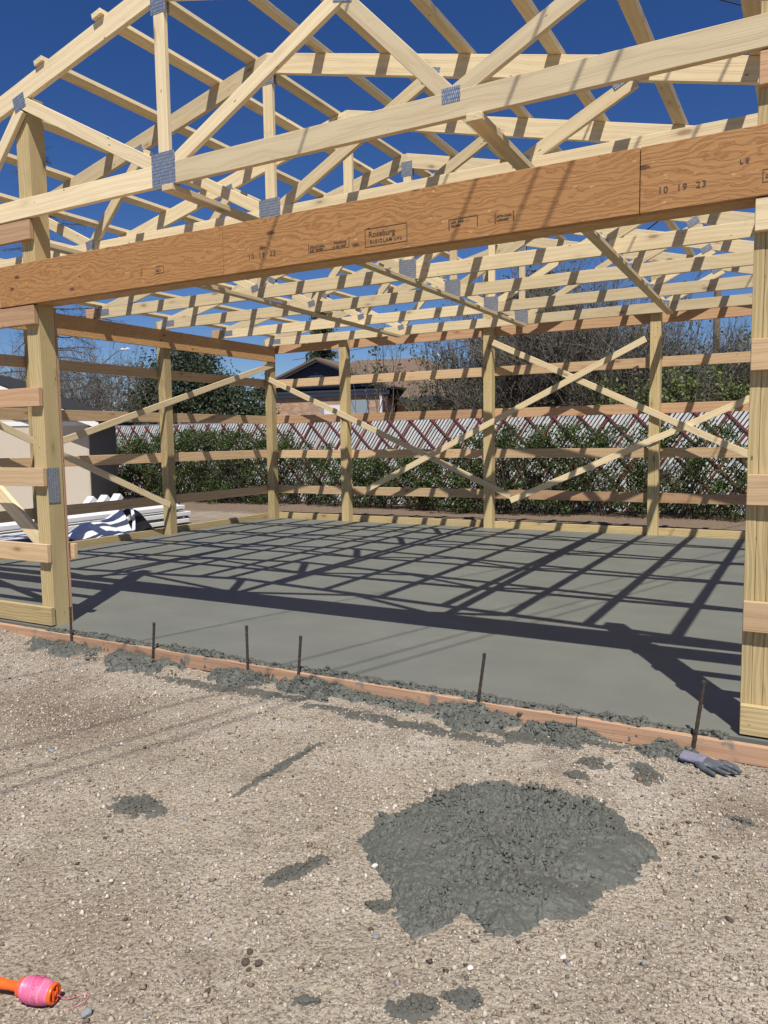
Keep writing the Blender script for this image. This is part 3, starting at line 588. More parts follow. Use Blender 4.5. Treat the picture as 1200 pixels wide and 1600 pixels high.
def rock(x, y, r, mat, label, seed):
    bm = bmesh.new(); bmesh.ops.create_icosphere(bm, subdivisions=3, radius=1); rg = np.random.default_rng(seed); d = rg.normal(size=(9, 3)); d /= np.linalg.norm(d, axis=1)[:, None]; k = rg.uniform(.62, .95, 9); st = (rg.uniform(.8, 1.35), rg.uniform(.75, 1.1), rg.uniform(.5, .75))
    for v in bm.verts:
        p = np.array(v.co); m = 1.0
        for i in range(9):
            q = float(p@d[i]);
            if q > k[i]: m = min(m, k[i]/q)
        p = p*m*(1+.05*math.sin(9*p[0]+seed)*math.cos(8*p[1])); v.co = p*r*np.array(st)
    me = finish(bm, 'stone', mat, 0); me.polygons.foreach_set('use_smooth', [True]*len(me.polygons)); o = link('stone', me); o.location = (x, y, float(ground_z(np.array([x]), np.array([y]))[0])+r*st[2]*.45); o.rotation_euler = (0, 0, seed)
    props(o, label, 'stone', 'loose stones and clods on the gravel')
for i, (x, y, r, m, lb) in enumerate([
    (-1.373, 1.617, .017, CLOD, 'largest dark clod of the cluster right of the string reel'), (-1.393, 1.662, .011, CLOD, 'topmost dark clod of the cluster right of the string reel'), (-1.334, 1.631, .013, CLOD, 'rightmost dark clod of the cluster right of the string reel'), (-1.345, 1.60, .008, CLOD, 'lowest small clod of the cluster right of the string reel'),
    (-1.395, 1.486, .011, CLOD, 'single dark clod between the string reel and the bottom splats'), (-2.123, 2.173, .012, GREYR, 'bluish grey stone right of the round splat'), (-1.293, 2.229, .014, PALER, 'white rounded stone at the left foot of the heap'),
    (-1.44, 2.657, .010, PALER, 'white stone just above the left shoulder of the heap'), (-1.10, 1.895, .011, GREYR, 'pale grey stone below the left end of the heap'), (-1.135, 1.925, .012, CLOD, 'dark stone above the pale grey one below the heap'),
    (-1.613, 1.267, .016, GREYR, 'grey stone right beside the string reel at the photo bottom'), (-.608, 3.35, .018, REDR, 'reddish brown clod behind the right end of the heap'), (-.56, 3.37, .010, REDR, 'small clod touching the reddish brown clod'), (-1.178, 1.60, .008, GREYR, 'small grey pebble below the heap near the bottom edge'),
    (-2.362, 2.613, .011, REDR, 'brown pebble between the round splat and the long streak'), (-3.20, 2.39, .014, GREYR, 'grey pebble at the far left of the gravel'), (-.30, 2.693, .011, GREYR, 'grey pebble right of the heap tip'), (-.177, 2.478, .013, CLOD, 'dark clod at the right photo edge beside the heap'),
    (-.794, 1.893, .009, PALER, 'white pebble under the middle of the heap'), (-.58, 2.067, .012, PALER, 'pale pebble right of the lower heap edge'), (-.555, 2.04, .010, GREYR, 'grey pebble touching the pale one right of the lower heap edge'), (-2.06, 2.21, .007, CLOD, 'small dark pebble right of the bluish stone'),
    (-1.83, 1.60, .008, CLOD, 'small dark pebble above the string reel'), (-1.46, 2.62, .008, PALER, 'small white chip left of the white stone above the heap'), (-2.55, 3.0, .010, CLOD, 'dark pebble left of the long thin streak'), (-.40, 3.62, .014, REDR, 'brown pebble beside the glove cuff')]): rock(x, y, r, m, lb, i+1)
# gravel: loose stones over the ground sheet
n = 160000; Y = .95+RNG.random(n)**.9*2.85; X = RNG.uniform(-5.7, .5, n); sel = (X > -1.50*Y-.45) & (X < -.02*Y+.35) & (Y < 3.745); X = X[sel]; Y = Y[sel]
dens = fbm(X, Y, 1.6, 3, 120); sel = RNG.random(len(X)) < np.clip(dens*1.8-.2, .25, 1); X = X[sel]; Y = Y[sel]; inh = sdist(X, Y, HEAP) < -.01; X = X[inh]; Y = Y[inh]; m = len(X)
R = np.clip(np.exp(RNG.normal(math.log(.0026), .58, m)), .0012, .012)
base = np.array([(1, 0, 0), (0, 1, 0), (-1, 0, 0), (0, -1, 0), (0, 0, .8), (0, 0, -.8)]); Fo = np.array([(0, 1, 4), (1, 2, 4), (2, 3, 4), (3, 0, 4), (1, 0, 5), (2, 1, 5), (3, 2, 5), (0, 3, 5)])
V = base[None]*RNG.uniform(.65, 1.3, (m, 6, 1)); th = RNG.uniform(0, 6.28, m); c, s_ = np.cos(th), np.sin(th); V = np.stack([V[..., 0]*c[:, None]-V[..., 1]*s_[:, None], V[..., 0]*s_[:, None]+V[..., 1]*c[:, None], V[..., 2]+RNG.uniform(-.3, .3, (m, 6))], -1)*R[:, None, None]
V[..., 0] += X[:, None]; V[..., 1] += Y[:, None]; V[..., 2] += (ground_z(X, Y)+R*.25)[:, None]
Fq = (Fo[None]+np.arange(m)[:, None, None]*6).reshape(-1, 3)
o = link('gravel', bigmesh('gravel', V.reshape(-1, 3), Fq, STONE)); props(o, 'loose pale and brown gravel stones covering the yard', 'gravel', kind='stuff')

n = 900; Y = 1.0+RNG.random(n)*2.7; X = RNG.uniform(-5.2, .3, n); cl = fbm(X, Y, 2.2, 3, 130); kk = (cl > .50) & (X > -1.50*Y-.4) & (X < -.02*Y+.3) & (sdist(X, Y, HEAP) < -.02); X = X[kk]; Y = Y[kk]; m = len(X)
R = np.clip(np.exp(RNG.normal(math.log(.0052), .45, m)), .003, .014); V = base[None]*RNG.uniform(.6, 1.3, (m, 6, 1))*R[:, None, None]; V[..., 2] *= .6; V[..., 0] += X[:, None]; V[..., 1] += Y[:, None]; V[..., 2] += (ground_z(X, Y)+R*.3)[:, None]
o = link('dirt_crumbs', bigmesh('dirt_crumbs', V.reshape(-1, 3), (Fo[None]+np.arange(m)[:, None, None]*6).reshape(-1, 3), CLOD)); props(o, 'small dark dirt crumbs scattered over the gravel', 'dirt crumbs', kind='stuff')

# ------------------------------------------------------------------ string reel and glove
def pinkm():
    k = N('pink_string'); tc = k.tc(); a = k.n('TexWave', bands_direction='X'); k.put(a, 'Vector', tc); k.put(a, 'Scale', 210.0); k.put(a, 'Distortion', 1.2)
    n = k.noise(k.map(tc, (1, .2, .2)), 60, 3); c = k.mix(k.math('MULTIPLY', a.outputs[1], .5), (.95, .22, .42), (.62, .05, .20)); c = k.mix(k.ramp(n, [(.55, 0.0), (.7, .4)]), c, (1, .50, .62)); return k.done(c, .4, k.bump(a.outputs[1], .5, .002), 0, 1.0)
PINK = pinkm(); ORG = plain('orange_plastic', (.90, .13, .015), .35, var=.08, bump=.03, spec=.5)
def lathe(name, prof, mat, parent=None, k=40):
    V = []; Fq = []; n = len(prof)
    for x, r in prof:
        for j in range(k): V.append((x, r*math.cos(j*2*math.pi/k), r*math.sin(j*2*math.pi/k)))
    for i in range(n-1):
        for j in range(k): Fq.append((i*k+j, i*k+(j+1) % k, (i+1)*k+(j+1) % k, (i+1)*k+j))
    Fq.append(tuple(range(k))[::-1]); Fq.append(tuple((n-1)*k+j for j in range(k))); return link(name, mesh(name, V, Fq, mat, True), parent)
reel = props(empty('string_reel', (-1.80, 1.232, -.078)), 'pink mason string wound on an orange plastic reel lying on gravel', 'string reel'); reel.rotation_euler = (0, .02, .27); reel.scale = (.82, .82, .82); reel.location.x += .036; reel.location.y += .004
RL = .040
b = lathe('wound_string', [(-.058, .020), (-.056, .030), (-.046, .0365), (-.02, .041), (.005, .0405), (.03, .037), (.048, .033), (.052, .026)], PINK, reel); b.location = (0, 0, RL)
rg = random.Random(5); Vs = []
for i in range(26):
    a0 = rg.uniform(0, 6.28); x0 = rg.uniform(-.045, .01); x1 = rg.uniform(.0, .042); pth = []
    for j in range(22):
        t = j/21; x = x0+(x1-x0)*t; r = np.interp(x, [-.058, -.046, -.02, .005, .03, .048], [.021, .0368, .0413, .0408, .0373, .0332])+.0009; a = a0+t*4.2; pth.append((x, r*math.cos(a), r*math.sin(a)))
    Vs.append(tube(pth, .0008, 4, False))
V, Fq = merge(Vs); st = link('loose_wraps', bigmesh('loose_wraps', V, Fq, PINK, True), reel); st.location = (0, 0, RL)
cap = lathe('end_cap', [(.050, .030), (.052, .0325), (.062, .0325), (.064, .030), (.064, .024), (.058, .023)], ORG, reel); cap.location = (0, 0, RL)
DARKO = plain('orange_plastic_recess', (.35, .04, .01), .6)
for a in (-1, 1): q = box('cap_slot', .0585, .066, a*.010-.003, a*.010+.003, RL-.017, RL+.017, ORG, reel, bev=.001)
q = lathe('cap_hub', [(.050, .008), (.066, .008)], ORG, reel, 20); q.location = (0, 0, RL)
hd = lathe('handle', [(-.060, .031), (-.064, .031), (-.066, .022), (-.072, .016), (-.10, .0145), (-.14, .017), (-.20, .020), (-.235, .019), (-.245, .010)], ORG, reel); hd.location = (0, 0, RL)
pt = [(.050, -.01, .045), (.066, .01, .030), (.085, .022, .008), (.115, .050, .006), (.145, .062, .007), (.150, .040, .006), (.135, .010, .006), (.118, -.012, .006)]
pp = np.array(pt); tt = np.linspace(0, len(pp)-1, 60); pp = np.stack([np.interp(tt, range(len(pp)), pp[:, i]) for i in range(3)], 1)
for _ in range(4): pp[1:-1] = (pp[:-2]+pp[1:-1]*2+pp[2:])/4
V, Fq = tube(pp, .0011, 6, False); link('string_tail', bigmesh('string_tail', V, Fq, PINK, True), reel)
# work glove lying palm down, built as one remeshed surface
GF = plain('grey_violet_knit', (.21, .205, .275), .85, var=.15, sc=60, bump=.5); GR = plain('dark_rubber_coating', (.085, .095, .11), .5, var=.6, sc=25, bump=.35, spec=.4)
glove = props(empty('work_glove', (-.468, 3.655, -.082)), 'grey and violet work glove lying at the foot of the last stake', 'glove'); glove.rotation_euler = (0, 0, -.20); glove.scale = (.95, .95, .95)
def loft(sec, k=16):
    """sec: list of (x,y,z,ry,rz)"""
    V = []; Fq = []
    for x, y, z, ry, rz in sec:
        for j in range(k): a = j*2*math.pi/k; V.append((x, y+ry*math.cos(a), z+rz*math.sin(a)))
    for i in range(len(sec)-1):
        for j in range(k): Fq.append((i*k+j, i*k+(j+1) % k, (i+1)*k+(j+1) % k, (i+1)*k+j))
    Fq += [tuple(range(k))[::-1], tuple((len(sec)-1)*k+j for j in range(k))]; return V, Fq
def finger(p, k=12):
    """closed tapering finger along (x,y,z,r) points"""
    P_ = np.array([q[:3] for q in p]); r = [q[3] for q in p]; V, Fq = tube(P_, np.array(r), k, False); return [tuple(v) for v in V], [tuple(f) for f in Fq]+[tuple(range(k)), tuple((len(p)-1)*k+j for j in range(k))[::-1]]
pieces = [loft([(.045, 0, .022, .038, .017), (.075, -.002, .026, .043, .019), (.105, -.004, .024, .046, .017), (.135, -.004, .019, .044, .014), (.148, -.004, .016, .036, .010)])]
for p in ([(.13, .030, .016, .012), (.165, .040, .022, .0115), (.200, .043, .020, .0108), (.228, .040, .013, .0095), (.236, .038, .011, .005)], [(.13, .010, .016, .0125), (.175, .016, .024, .012), (.215, .018, .019, .0115), (.248, .012, .012, .010), (.257, .010, .011, .005)],
          [(.13, -.012, .016, .0125), (.172, -.010, .019, .012), (.212, -.016, .015, .0112), (.240, -.024, .012, .010), (.248, -.026, .011, .005)], [(.13, -.033, .016, .0115), (.160, -.040, .014, .011), (.190, -.048, .013, .0105), (.212, -.052, .012, .009), (.218, -.053, .011, .005)],
          [(.070, -.034, .018, .016), (.095, -.056, .016, .0145), (.122, -.074, .014, .013), (.150, -.086, .013, .0115), (.166, -.090, .012, .010), (.173, -.091, .012, .005)]): pieces.append(finger(p))
V = []; Fq = []
for v, f in pieces: o_ = len(V); V += v; Fq += [tuple(i+o_ for i in q) for q in f]
gb = link('glove_body', mesh('glove_body', V, Fq, GR, True), glove)
md = gb.modifiers.new('remesh', 'REMESH'); md.mode = 'VOXEL'; md.voxel_size = .0022; md.use_smooth_shade = True; sm = gb.modifiers.new('smooth', 'SMOOTH'); sm.iterations = 6; sm.factor = .6
tx = bpy.data.textures.new('creases', 'CLOUDS'); tx.noise_scale = .018; dm = gb.modifiers.new('creases', 'DISPLACE'); dm.texture = tx; dm.strength = .005; dm.mid_level = .5
cu = link('cuff', mesh('cuff', *loft([(-.012, .0, .026, .043, .019), (-.010, .0, .026, .046, .022), (.02, .0, .026, .044, .021), (.05, 0, .025, .043, .020), (.085, -.001, .026, .0455, .0205), (.10, -.002, .026, .044, .017)]), GF, True), glove)
md = cu.modifiers.new('remesh', 'REMESH'); md.mode = 'VOXEL'; md.voxel_size = .003; md.use_smooth_shade = True; sm = cu.modifiers.new('smooth', 'SMOOTH'); sm.iterations = 4; dm = cu.modifiers.new('creases', 'DISPLACE'); dm.texture = tx; dm.strength = .008; dm.mid_level = .5

# ------------------------------------------------------------------ building materials left of the frame
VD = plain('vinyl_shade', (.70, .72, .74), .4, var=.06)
k_ = 0
WLAB = ['upper white board of the stack, nearest the barn', 'middle white board of the stack, nearest the barn', 'lowest white board of the stack, nearest the barn', 'upper white board of the stack, on the shed side', 'middle white board of the stack, on the shed side', 'lowest white board of the stack, on the shed side']
for c in range(2):
    for r in range(3):
        x = -10.02-c*.30; z = .235-r*.125; y0 = 6.6+.1*r+c*.07; y1 = 10.42+.05*((r*7+c*3) % 4)
        bm = bmesh.new(); o = box('white_board', x-.13, x+.13, y0, y1, z-.035, z+.035, WHITE, None, 'y', .006); props(o, WLAB[k_], 'board', 'white boards stacked beside the barn')
        for e in (y0, y1):   # flat black strip paints the dark inside of a hollow channel end
            s_ = 1 if e == y1 else -1; box('dark_end_strip', x-.10, x+.10, min(e, e+s_*.001), max(e, e+s_*.001), z-.012, z+.012, BLACK, o, 'y', 0).matrix_world
            o.children[-1].matrix_local = o.matrix_local.inverted() @ o.children[-1].matrix_local
        k_ += 1
WOODB = FIRL
for y in (7.3, 8.9, 10.1): 
    o = box('wood_spacer', -10.46, -9.88, y, y+.09, -.11, -.052, WOODB, None, 'x'); props(o, {7.3: 'wood spacer under the near end of the white boards', 8.9: 'wood spacer under the middle of the white boards', 10.1: 'wood spacer under the far end of the white boards'}[y], 'spacer', 'wood spacers under the white boards')
for i, (y, lb) in enumerate(((8.98, 'nearest upright white corner trim leaning by the shed'), (9.28, 'middle upright white corner trim leaning by the shed'), (9.58, 'farthest upright white corner trim leaning by the shed'))):
    t = props(empty('corner_trim', (-10.80, y, -.10)), lb, 'corner trim', 'white corner trims leaning by the shed'); t.rotation_euler = (0, 0, R_(6*i-5))
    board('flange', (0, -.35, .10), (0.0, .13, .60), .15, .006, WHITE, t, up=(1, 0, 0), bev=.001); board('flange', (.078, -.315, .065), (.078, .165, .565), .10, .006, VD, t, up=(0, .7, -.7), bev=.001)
def sheet(name, x0, x1, y0, y1, fn, mat, step=.02, thick=.004):
    xs = np.arange(x0, x1, step); ys = np.arange(y0, y1, step); X, Y = np.meshgrid(xs, ys, indexing='ij'); Z = fn(X, Y); a = np.arange(X.size).reshape(X.shape)
    Fq = np.stack([a[:-1, :-1], a[1:, :-1], a[1:, 1:], a[:-1, 1:]], -1).reshape(-1, 4)
    ox = (fbm(X, Y, 3, 2, 201)-.5)*.10; oy = (fbm(X, Y, 3, 2, 202)-.5)*.14; o = link(name, bigmesh(name, np.stack([X+ox, Y+oy, Z], -1).reshape(-1, 3), Fq, mat, True)); md = o.modifiers.new('thickness', 'SOLIDIFY'); md.thickness = thick; return o
def creases(X, Y, s, seed): return np.abs(fbm(X, Y, s, 4, seed)-.5)*2
def tb(X, Y): 
    h = .40*np.exp(-((Y-8.62-.4*(X+9.3))/.30)**2-((X+9.35)/.28)**2)+.22*np.exp(-((Y-7.9)/.45)**2-((X+9.35)/.28)**2); return np.maximum(-.10, -.12+h*1.15+creases(X, Y, 4, 210)*.05)
o = sheet('black_tarp', -9.72, -8.90, 7.25, 9.25, tb, BLACK); props(o, 'crumpled black plastic tarp heaped in front of the white boards', 'tarp')
WT = plain('white_tarp', (.74, .76, .80), .45, var=.06, bump=.15, sc=6)
o = sheet('white_tarp', -9.60, -8.95, 7.42, 8.42, lambda X, Y: tb(X, Y)+.10+creases(X, Y, 5, 215)*.03, WT); props(o, 'wrinkled white plastic sheet lying over the left half of the black tarp', 'plastic sheet')
pth = []
for i in range(24):
    t = i/23; yy = 8.30+.25*math.sin(t*3.1); xx = -8.98-.62*t; pth.append((xx, yy+.1*t, float(tb(np.array([xx]), np.array([yy]))[0])+.05))
V, Fq = tube(pth, .028, 6); o = link('white_tarp_hem', bigmesh('white_tarp_hem', V, Fq, WT, True)); props(o, 'rolled white hem curving over the black tarp', 'tarp hem')
o = sheet('black_bag', -9.62, -9.10, 6.98, 7.30, lambda X, Y: -.12+.36*np.exp(-((Y-7.14)/.13)**4-((X+9.36)/.2)**4)+creases(X, Y, 8, 220)*.06, BLACK, .015); props(o, 'small black plastic bag behind the left door post', 'bag')
o = sheet('black_bag', -11.15, -10.65, 10.75, 11.35, lambda X, Y: -.12+.42*np.exp(-((Y-11.05)/.22)**4-((X+10.9)/.19)**4)+creases(X, Y, 7, 223)*.10, BLACK, .015); props(o, 'black bag behind the second post of the left wall', 'bag')
BLU = plain('blue_print_label', (.05, .14, .24), .4, var=.2); PACKW = plain('white_wrapper', (.62, .66, .72), .35, var=.08)
for i, (z, lb) in enumerate(((-.115, 'lower blue and white wrapped bundle beside the front wall'), (.035, 'upper blue and white wrapped bundle beside the front wall'))):
    t = props(empty('wrapped_bundle', (-9.25-.04*i, 6.45, z)), lb, 'bundle', 'wrapped roofing bundles'); box('wrapper', -.25, .25, -.62+.05*i, .55, 0, .142, PACKW, t, 'y', .012)
    for y in (-.42, .12):
        box('printed_label', .2515, .2535, y-.20, y+.20, .02, .125, BLU, t, 'y', 0); box('printed_stripe', .2545, .2555, y-.13, y+.15, .045, .066, WHITE, t, 'y', 0); box('printed_stripe', .2545, .2555, y-.17, y-.15, .03, .11, ORG, t, 'y', 0)

# ------------------------------------------------------------------ slatted fence with red lattice
fence = props(empty('lattice_fence', (0, 15.2, 0)), 'long fence of slanted white slats crossed by dark red lattice behind the hedge', 'fence')
FX0, FX1, FZ0, FZ1 = -19.5, 3.2, -.05, 1.84
def strip_clip(x, slope, wdt, yy0, yy1, dirn):
    """slanted strip through (x,FZ0)"""
    dx = (FZ1-FZ0)/slope*dirn; hw = wdt/2/math.sin(math.atan(slope)); pts = [(x-hw, FZ0), (x+hw, FZ0), (x+hw+dx, FZ1), (x-hw+dx, FZ1)]
    pts = clip(pts, 1, 0, FX0); pts = clip(pts, -1, 0, -FX1) if pts else pts; return pts if len(pts) > 2 else None
def strips(name, sp, slope, wdt, y0, y1, dirn, mat, jit=0, ph=0):
    bm = bmesh.new(); x = FX0-3+ph; rg = random.Random(9)
    while x < FX1+3:
        pts = strip_clip(x+rg.uniform(-jit, jit), slope, wdt, y0, y1, dirn); x += sp
        if pts: j = rg.uniform(-.004, .004) if jit else 0; bm_prism(bm, pts, y0+j, y1+j)
    return link(name, finish(bm, name, mat, 0), fence)
strips('slats', .082, 1.45, .044, -.006, .002, 1, SLATW, .007)
strips('lattice', .53, 1.05, .034, -.034, -.022, -1, RED, 0, .1); strips('lattice', .53, 1.45, .042, -.021, -.010, 1, RED, 0, .3)
box('backing_sheet', FX0, FX1, .0075, .0095, FZ0, FZ1-.02, plain('dark_sheet', (.06, .06, .058), .9), fence, bev=0)  # plain dark sheet added behind the slats to darken the gaps
for z in (FZ1+.012, .95, 0.0): o = box('rail', FX0, FX1, .012, .045, z-.02, z+.02, METG, fence)
for i in range(10): o = box('fence_post', FX0+i*2.45, FX0+i*2.45+.06, .046, .106, -.3, 1.9, METG, fence, 'z')

# ------------------------------------------------------------------ foliage helpers
def leafcloud(P_, size, rng, flat=.0, aspect=.55):
    """diamond leaves at points P_ (n,3)"""
    n = len(P_); a = rng.normal(size=(n, 3)); a /= np.linalg.norm(a, axis=1)[:, None]; b = rng.normal(size=(n, 3)); b -= (b*a).sum(1)[:, None]*a; b /= np.linalg.norm(b, axis=1)[:, None]
    s = size*rng.uniform(.6, 1.35, n)[:, None]; V = np.stack([P_-a*s, P_+b*s*aspect, P_+a*s, P_-b*s*aspect], 1).reshape(-1, 3); return V, np.arange(n*4).reshape(n, 4)
def grow(rng, base, d, L, r, depth, out, tips, spread=.55, ratio=.68, kids=(2, 4), wander=.18, upb=.1, minr=.0055, k=4):
    n = 5 if depth > 1 else 3; pts = [np.array(base, float)]; d = np.array(d, float); d /= np.linalg.norm(d)
    for i in range(n):
        d = d+rng.normal(size=3)*wander+np.array((0, 0, upb)); d /= np.linalg.norm(d); pts.append(pts[-1]+d*L/n)
    rr = np.linspace(r, r*.6, n+1); out.append(tube(pts, rr, k if depth > 1 else 3, False)); tips.append((pts, depth))
    if depth <= 0: return
    for j in range(rng.integers(kids[0], kids[1]+1)):
        t = rng.uniform(.35, 1.0); q = pts[min(n, int(t*n))]; dd = d+rng.normal(size=3)*spread; grow(rng, q, dd, L*ratio*rng.uniform(.7, 1.15), max(minr, r*.55), depth-1, out, tips, spread, ratio, kids, wander, upb, minr, k)
def tree_obj(name, label, cat, loc, branches, leaves, bark, leafm, group=None, trunk=None):
    t = props(empty(name, loc), label, cat, group)
    if trunk is not None: link('trunk', bigmesh('trunk', *trunk, bark, True), t)
    if branches: V, Fq = merge(branches); link('branches', bigmesh('branches', V, Fq, bark, True), t)
    if leaves is not None: link('crown' if 'ever' in name or 'spruce' in name else 'leaves', bigmesh('leaves', leaves[0], leaves[1], leafm), t)
    return t
def bare_tree(seed, x, y, h, nstem, depth, label, name='bare_tree', leafm=None, leafn=0, ls=.04, bark=BARK, sp=.45, r=.035, spreadx=.35, cat='tree', group=None, upb=.1, kids=(2, 4), ratio=.68):
    rng = np.random.default_rng(seed); out = []; tips = []
    for i in range(nstem):
        a = rng.uniform(0, 6.28); d = (math.cos(a)*spreadx*rng.uniform(.2, 1.2), math.sin(a)*spreadx*rng.uniform(.2, 1.2), 1); grow(rng, (math.cos(a)*.12, math.sin(a)*.12, -.15), d, h*.42*rng.uniform(.75, 1.1), r*rng.uniform(.6, 1.1), depth, out, tips, sp, ratio, kids, .13, upb)
    leaves = None
    if leafn:
        pp = [p for pts, dp in tips if dp <= 1 for p in pts[1:]]; pp = np.array(pp); ii = rng.integers(0, len(pp), leafn); leaves = leafcloud(pp[ii]+rng.normal(size=(leafn, 3))*ls*1.6, ls, rng)
    return tree_obj(name, label, cat, (x, y, -.12), out, leaves, bark, leafm, group)
def evergreen(seed, x, y, lobes, n, size, label, name='evergreen_tree', mat=None):
    """bushy crown from several lobes; lobes = (dx,dy,z,rx,rz)"""
    rng = np.random.default_rng(seed); Pn = []; vol = [l[3]*l[3]*l[4] for l in lobes]; tot = sum(v**.67 for v in vol); out = []
    for l, v in zip(lobes, vol):
        m = int(n*v**.67/tot); cl = max(20, m//90); c = rng.normal(size=(cl, 3)); c /= np.linalg.norm(c, axis=1)[:, None]; c *= (rng.uniform(.45, 1.0, cl)**.5)[:, None]*np.array([l[3], l[3], l[4]]); c += np.array([l[0], l[1], l[2]])
        for q in c: out.append(tube([(l[0]*.5, l[1]*.5, max(.1, l[2]-l[4]*.8)), ((l[0]+q[0])/2, (l[1]+q[1])/2, (l[2]+q[2])/2-.1), tuple(q)], [.04, .02, .006], 3, False)) if rng.random() < .25 else None
        ii = rng.integers(0, cl, m); Pn.append(c[ii]+rng.normal(size=(m, 3))*np.array([.27, .27, .23])*(.6+l[3]*.22)*rng.uniform(.5, 1.2, cl)[ii][:, None])
    Pn = np.concatenate(Pn); Pn[:, 2] = np.maximum(Pn[:, 2], .05)
    tr = tube([(0, 0, -.2), (0, 0, lobes[0][2]*.6), (lobes[0][0]*.3, 0, lobes[0][2])], [.16, .11, .05], 8, False)
    return tree_obj(name, label, 'tree', (x, y, -.12), out, leafcloud(Pn, size, rng), BARKD, mat or JUN, None, tr)

# hedge shrubs between barn and fence
hs = [(-17.4, 14.3, 1.0, 1.75, 4200), (-16.1, 14.35, .95, 1.72, 5200), (-15.0, 14.3, .9, 1.60, 5600), (-13.95, 14.35, .9, 1.76, 6200), (-12.9, 14.3, .9, 1.82, 6400), (-11.9, 14.35, .85, 1.80, 6000), (-10.9, 14.4, .8, 1.62, 4400), (-9.95, 14.45, .75, 1.50, 3000), (-9.0, 14.45, .75, 1.20, 3000), (-8.1, 14.4, .8, 1.30, 4200), (-7.1, 14.4, .8, 1.25, 5000),
      (-6.1, 14.4, .75, 1.48, 4200), (-5.2, 14.4, .75, 1.72, 4600), (-4.3, 14.4, .8, 1.72, 5200), (-3.45, 14.45, .7, 1.70, 3600), (-2.6, 14.5, .7, 1.62, 3200), (-1.8, 14.5, .7, 1.75, 3000), (-1.0, 14.5, .7, 1.30, 2000), (0.0, 14.5, .8, 1.5, 2200), (1.2, 14.5, .8, 1.5, 2200)]
HL = ['behind the shed corner', 'just right of the shed', 'filling the gap behind the white corner trims', 'behind the second left wall post', 'tallest full one left of the rear corner post', 'immediately left of the rear corner post', 'immediately right of the rear corner post', 'thin one showing lattice above, under the house gable', 'thin low one under the white front door', 'lowest full one left of the first brace crossing', 'behind the first brace crossing',
      'right of the first brace crossing', 'immediately left of the middle rear post', 'tallest one right of the middle rear post', 'between the two big braces, open at the bottom', 'immediately left of the right rear post', 'sparse one right of the right rear post', 'sparse one beside the right door post', 'hidden mostly by the right door post', 'last one at the far right end']
for i, ((x, y, rw, h, n), lb) in enumerate(zip(hs, HL)):
    rng = np.random.default_rng(300+i); out = []; tips = []
    for j in range(9):
        a = rng.uniform(0, 6.28); grow(rng, (rng.uniform(-.3, .3), rng.uniform(-.12, .12), -.05), (math.cos(a)*.35, math.sin(a)*.2, 1), h*rng.uniform(.45, .68), .012, 2, out, tips, .5, .65, (2, 3), .15, .15)
    n = int(n*(1.35 if x < -10.5 else 1.25))
    cl = max(30, n//70); c = np.stack([rng.normal(0, rw*.5, cl), rng.normal(0, .18, cl), .12+(h-.16)*rng.random(cl)**.85], 1); ii = rng.integers(0, cl, n)
    Pn = c[ii]+rng.normal(size=(n, 3))*np.array([.085, .08, .075])*rng.uniform(.6, 1.6, cl)[ii][:, None]; Pn[:, 2] = np.clip(Pn[:, 2], .02, h+.12*rng.random(n)); sm_ = (y+Pn[:, 1]) < 15.14; Pn = Pn[sm_]
    tree_obj('hedge_shrub', 'green hedge shrub '+lb, 'shrub', (x, y, -.12), out, leafcloud(Pn, .027, rng), BARKD, HEDGE, 'hedge shrubs along the fence')
# trees beyond
def larch(x, y, h, seed, label):
    rng = np.random.default_rng(seed); out = []; tr = tube([(0, 0, -.2), (.05, 0, h*.5), (0, 0, h)], [.20, .11, .015], 8, False)
    for i in range(95):
        z = 1.5+(h-1.8)*(i/95)**.95; a = rng.uniform(0, 6.28); L = (1-z/h)*3.9*rng.uniform(.55, 1.1)+.3; p = [(0, 0, z)]; d = np.array((math.cos(a), math.sin(a), .12)); q = np.array((0., 0., z)); nn = 9
        for j in range(nn):
            d = d+rng.normal(size=3)*.10+np.array((0, 0, -.035+.02*j*.3)); d /= np.linalg.norm(d); q = q+d*L/nn; p.append(tuple(q))
            if j > 0:
                for s_ in range(3):
                    e = d+rng.normal(size=3)*.7+np.array((0, 0, -.35)); e /= np.linalg.norm(e); l2 = L*.16*rng.uniform(.5, 1.4); m1 = q+e*l2*.5; out.append(tube([q, m1, m1+(e+rng.normal(size=3)*.4)*l2*.5], [.008, .005, .003], 3, False))
        out.append(tube(p, np.linspace(.028, .006, nn+1)*(1.2-z/h*.5), 4, False))
    return tree_obj('larch_tree', label, 'tree', (x, y, -.12), out, None, BARKD, None, None, tr)
larch(-24.3, 19, 12.8, 41, 'tall bare conifer with drooping twigs behind the left door post')
evergreen(51, -20.7, 22, [(.0, 0, 2.6, 2.1, 2.6), (-1.9, .3, 1.7, 1.6, 1.9), (2.0, .2, 1.8, 1.7, 2.0), (3.0, -.3, 1.2, 1.3, 1.5), (-3.0, 0, 1.1, 1.2, 1.4), (.9, -.6, 3.3, 1.3, 1.6)], 75000, .058, 'broad dark evergreen tree right of the street lamp, left of the rear corner post')
bare_tree(61, -20.9, 17.6, 7.0, 34, 4, 'tangled grey leafless bush between the shed roof and the dark evergreen', 'bare_shrub', BUDS, 2600, .035, BARK, .6, .03, .6, 'shrub')
bare_tree(62, -23.6, 17.4, 7.4, 34, 4, 'tangled grey leafless bush behind the shed at the left edge', 'bare_shrub', BUDS, 800, .035, BARK, .6, .03, .6, 'shrub')
bare_tree(63, -17.0, 18.4, 3.4, 12, 4, 'thin grey twiggy bush just left of the brick house', 'bare_shrub', BUDS, 1600, .03, BARK, .6, .022, .5, 'shrub')
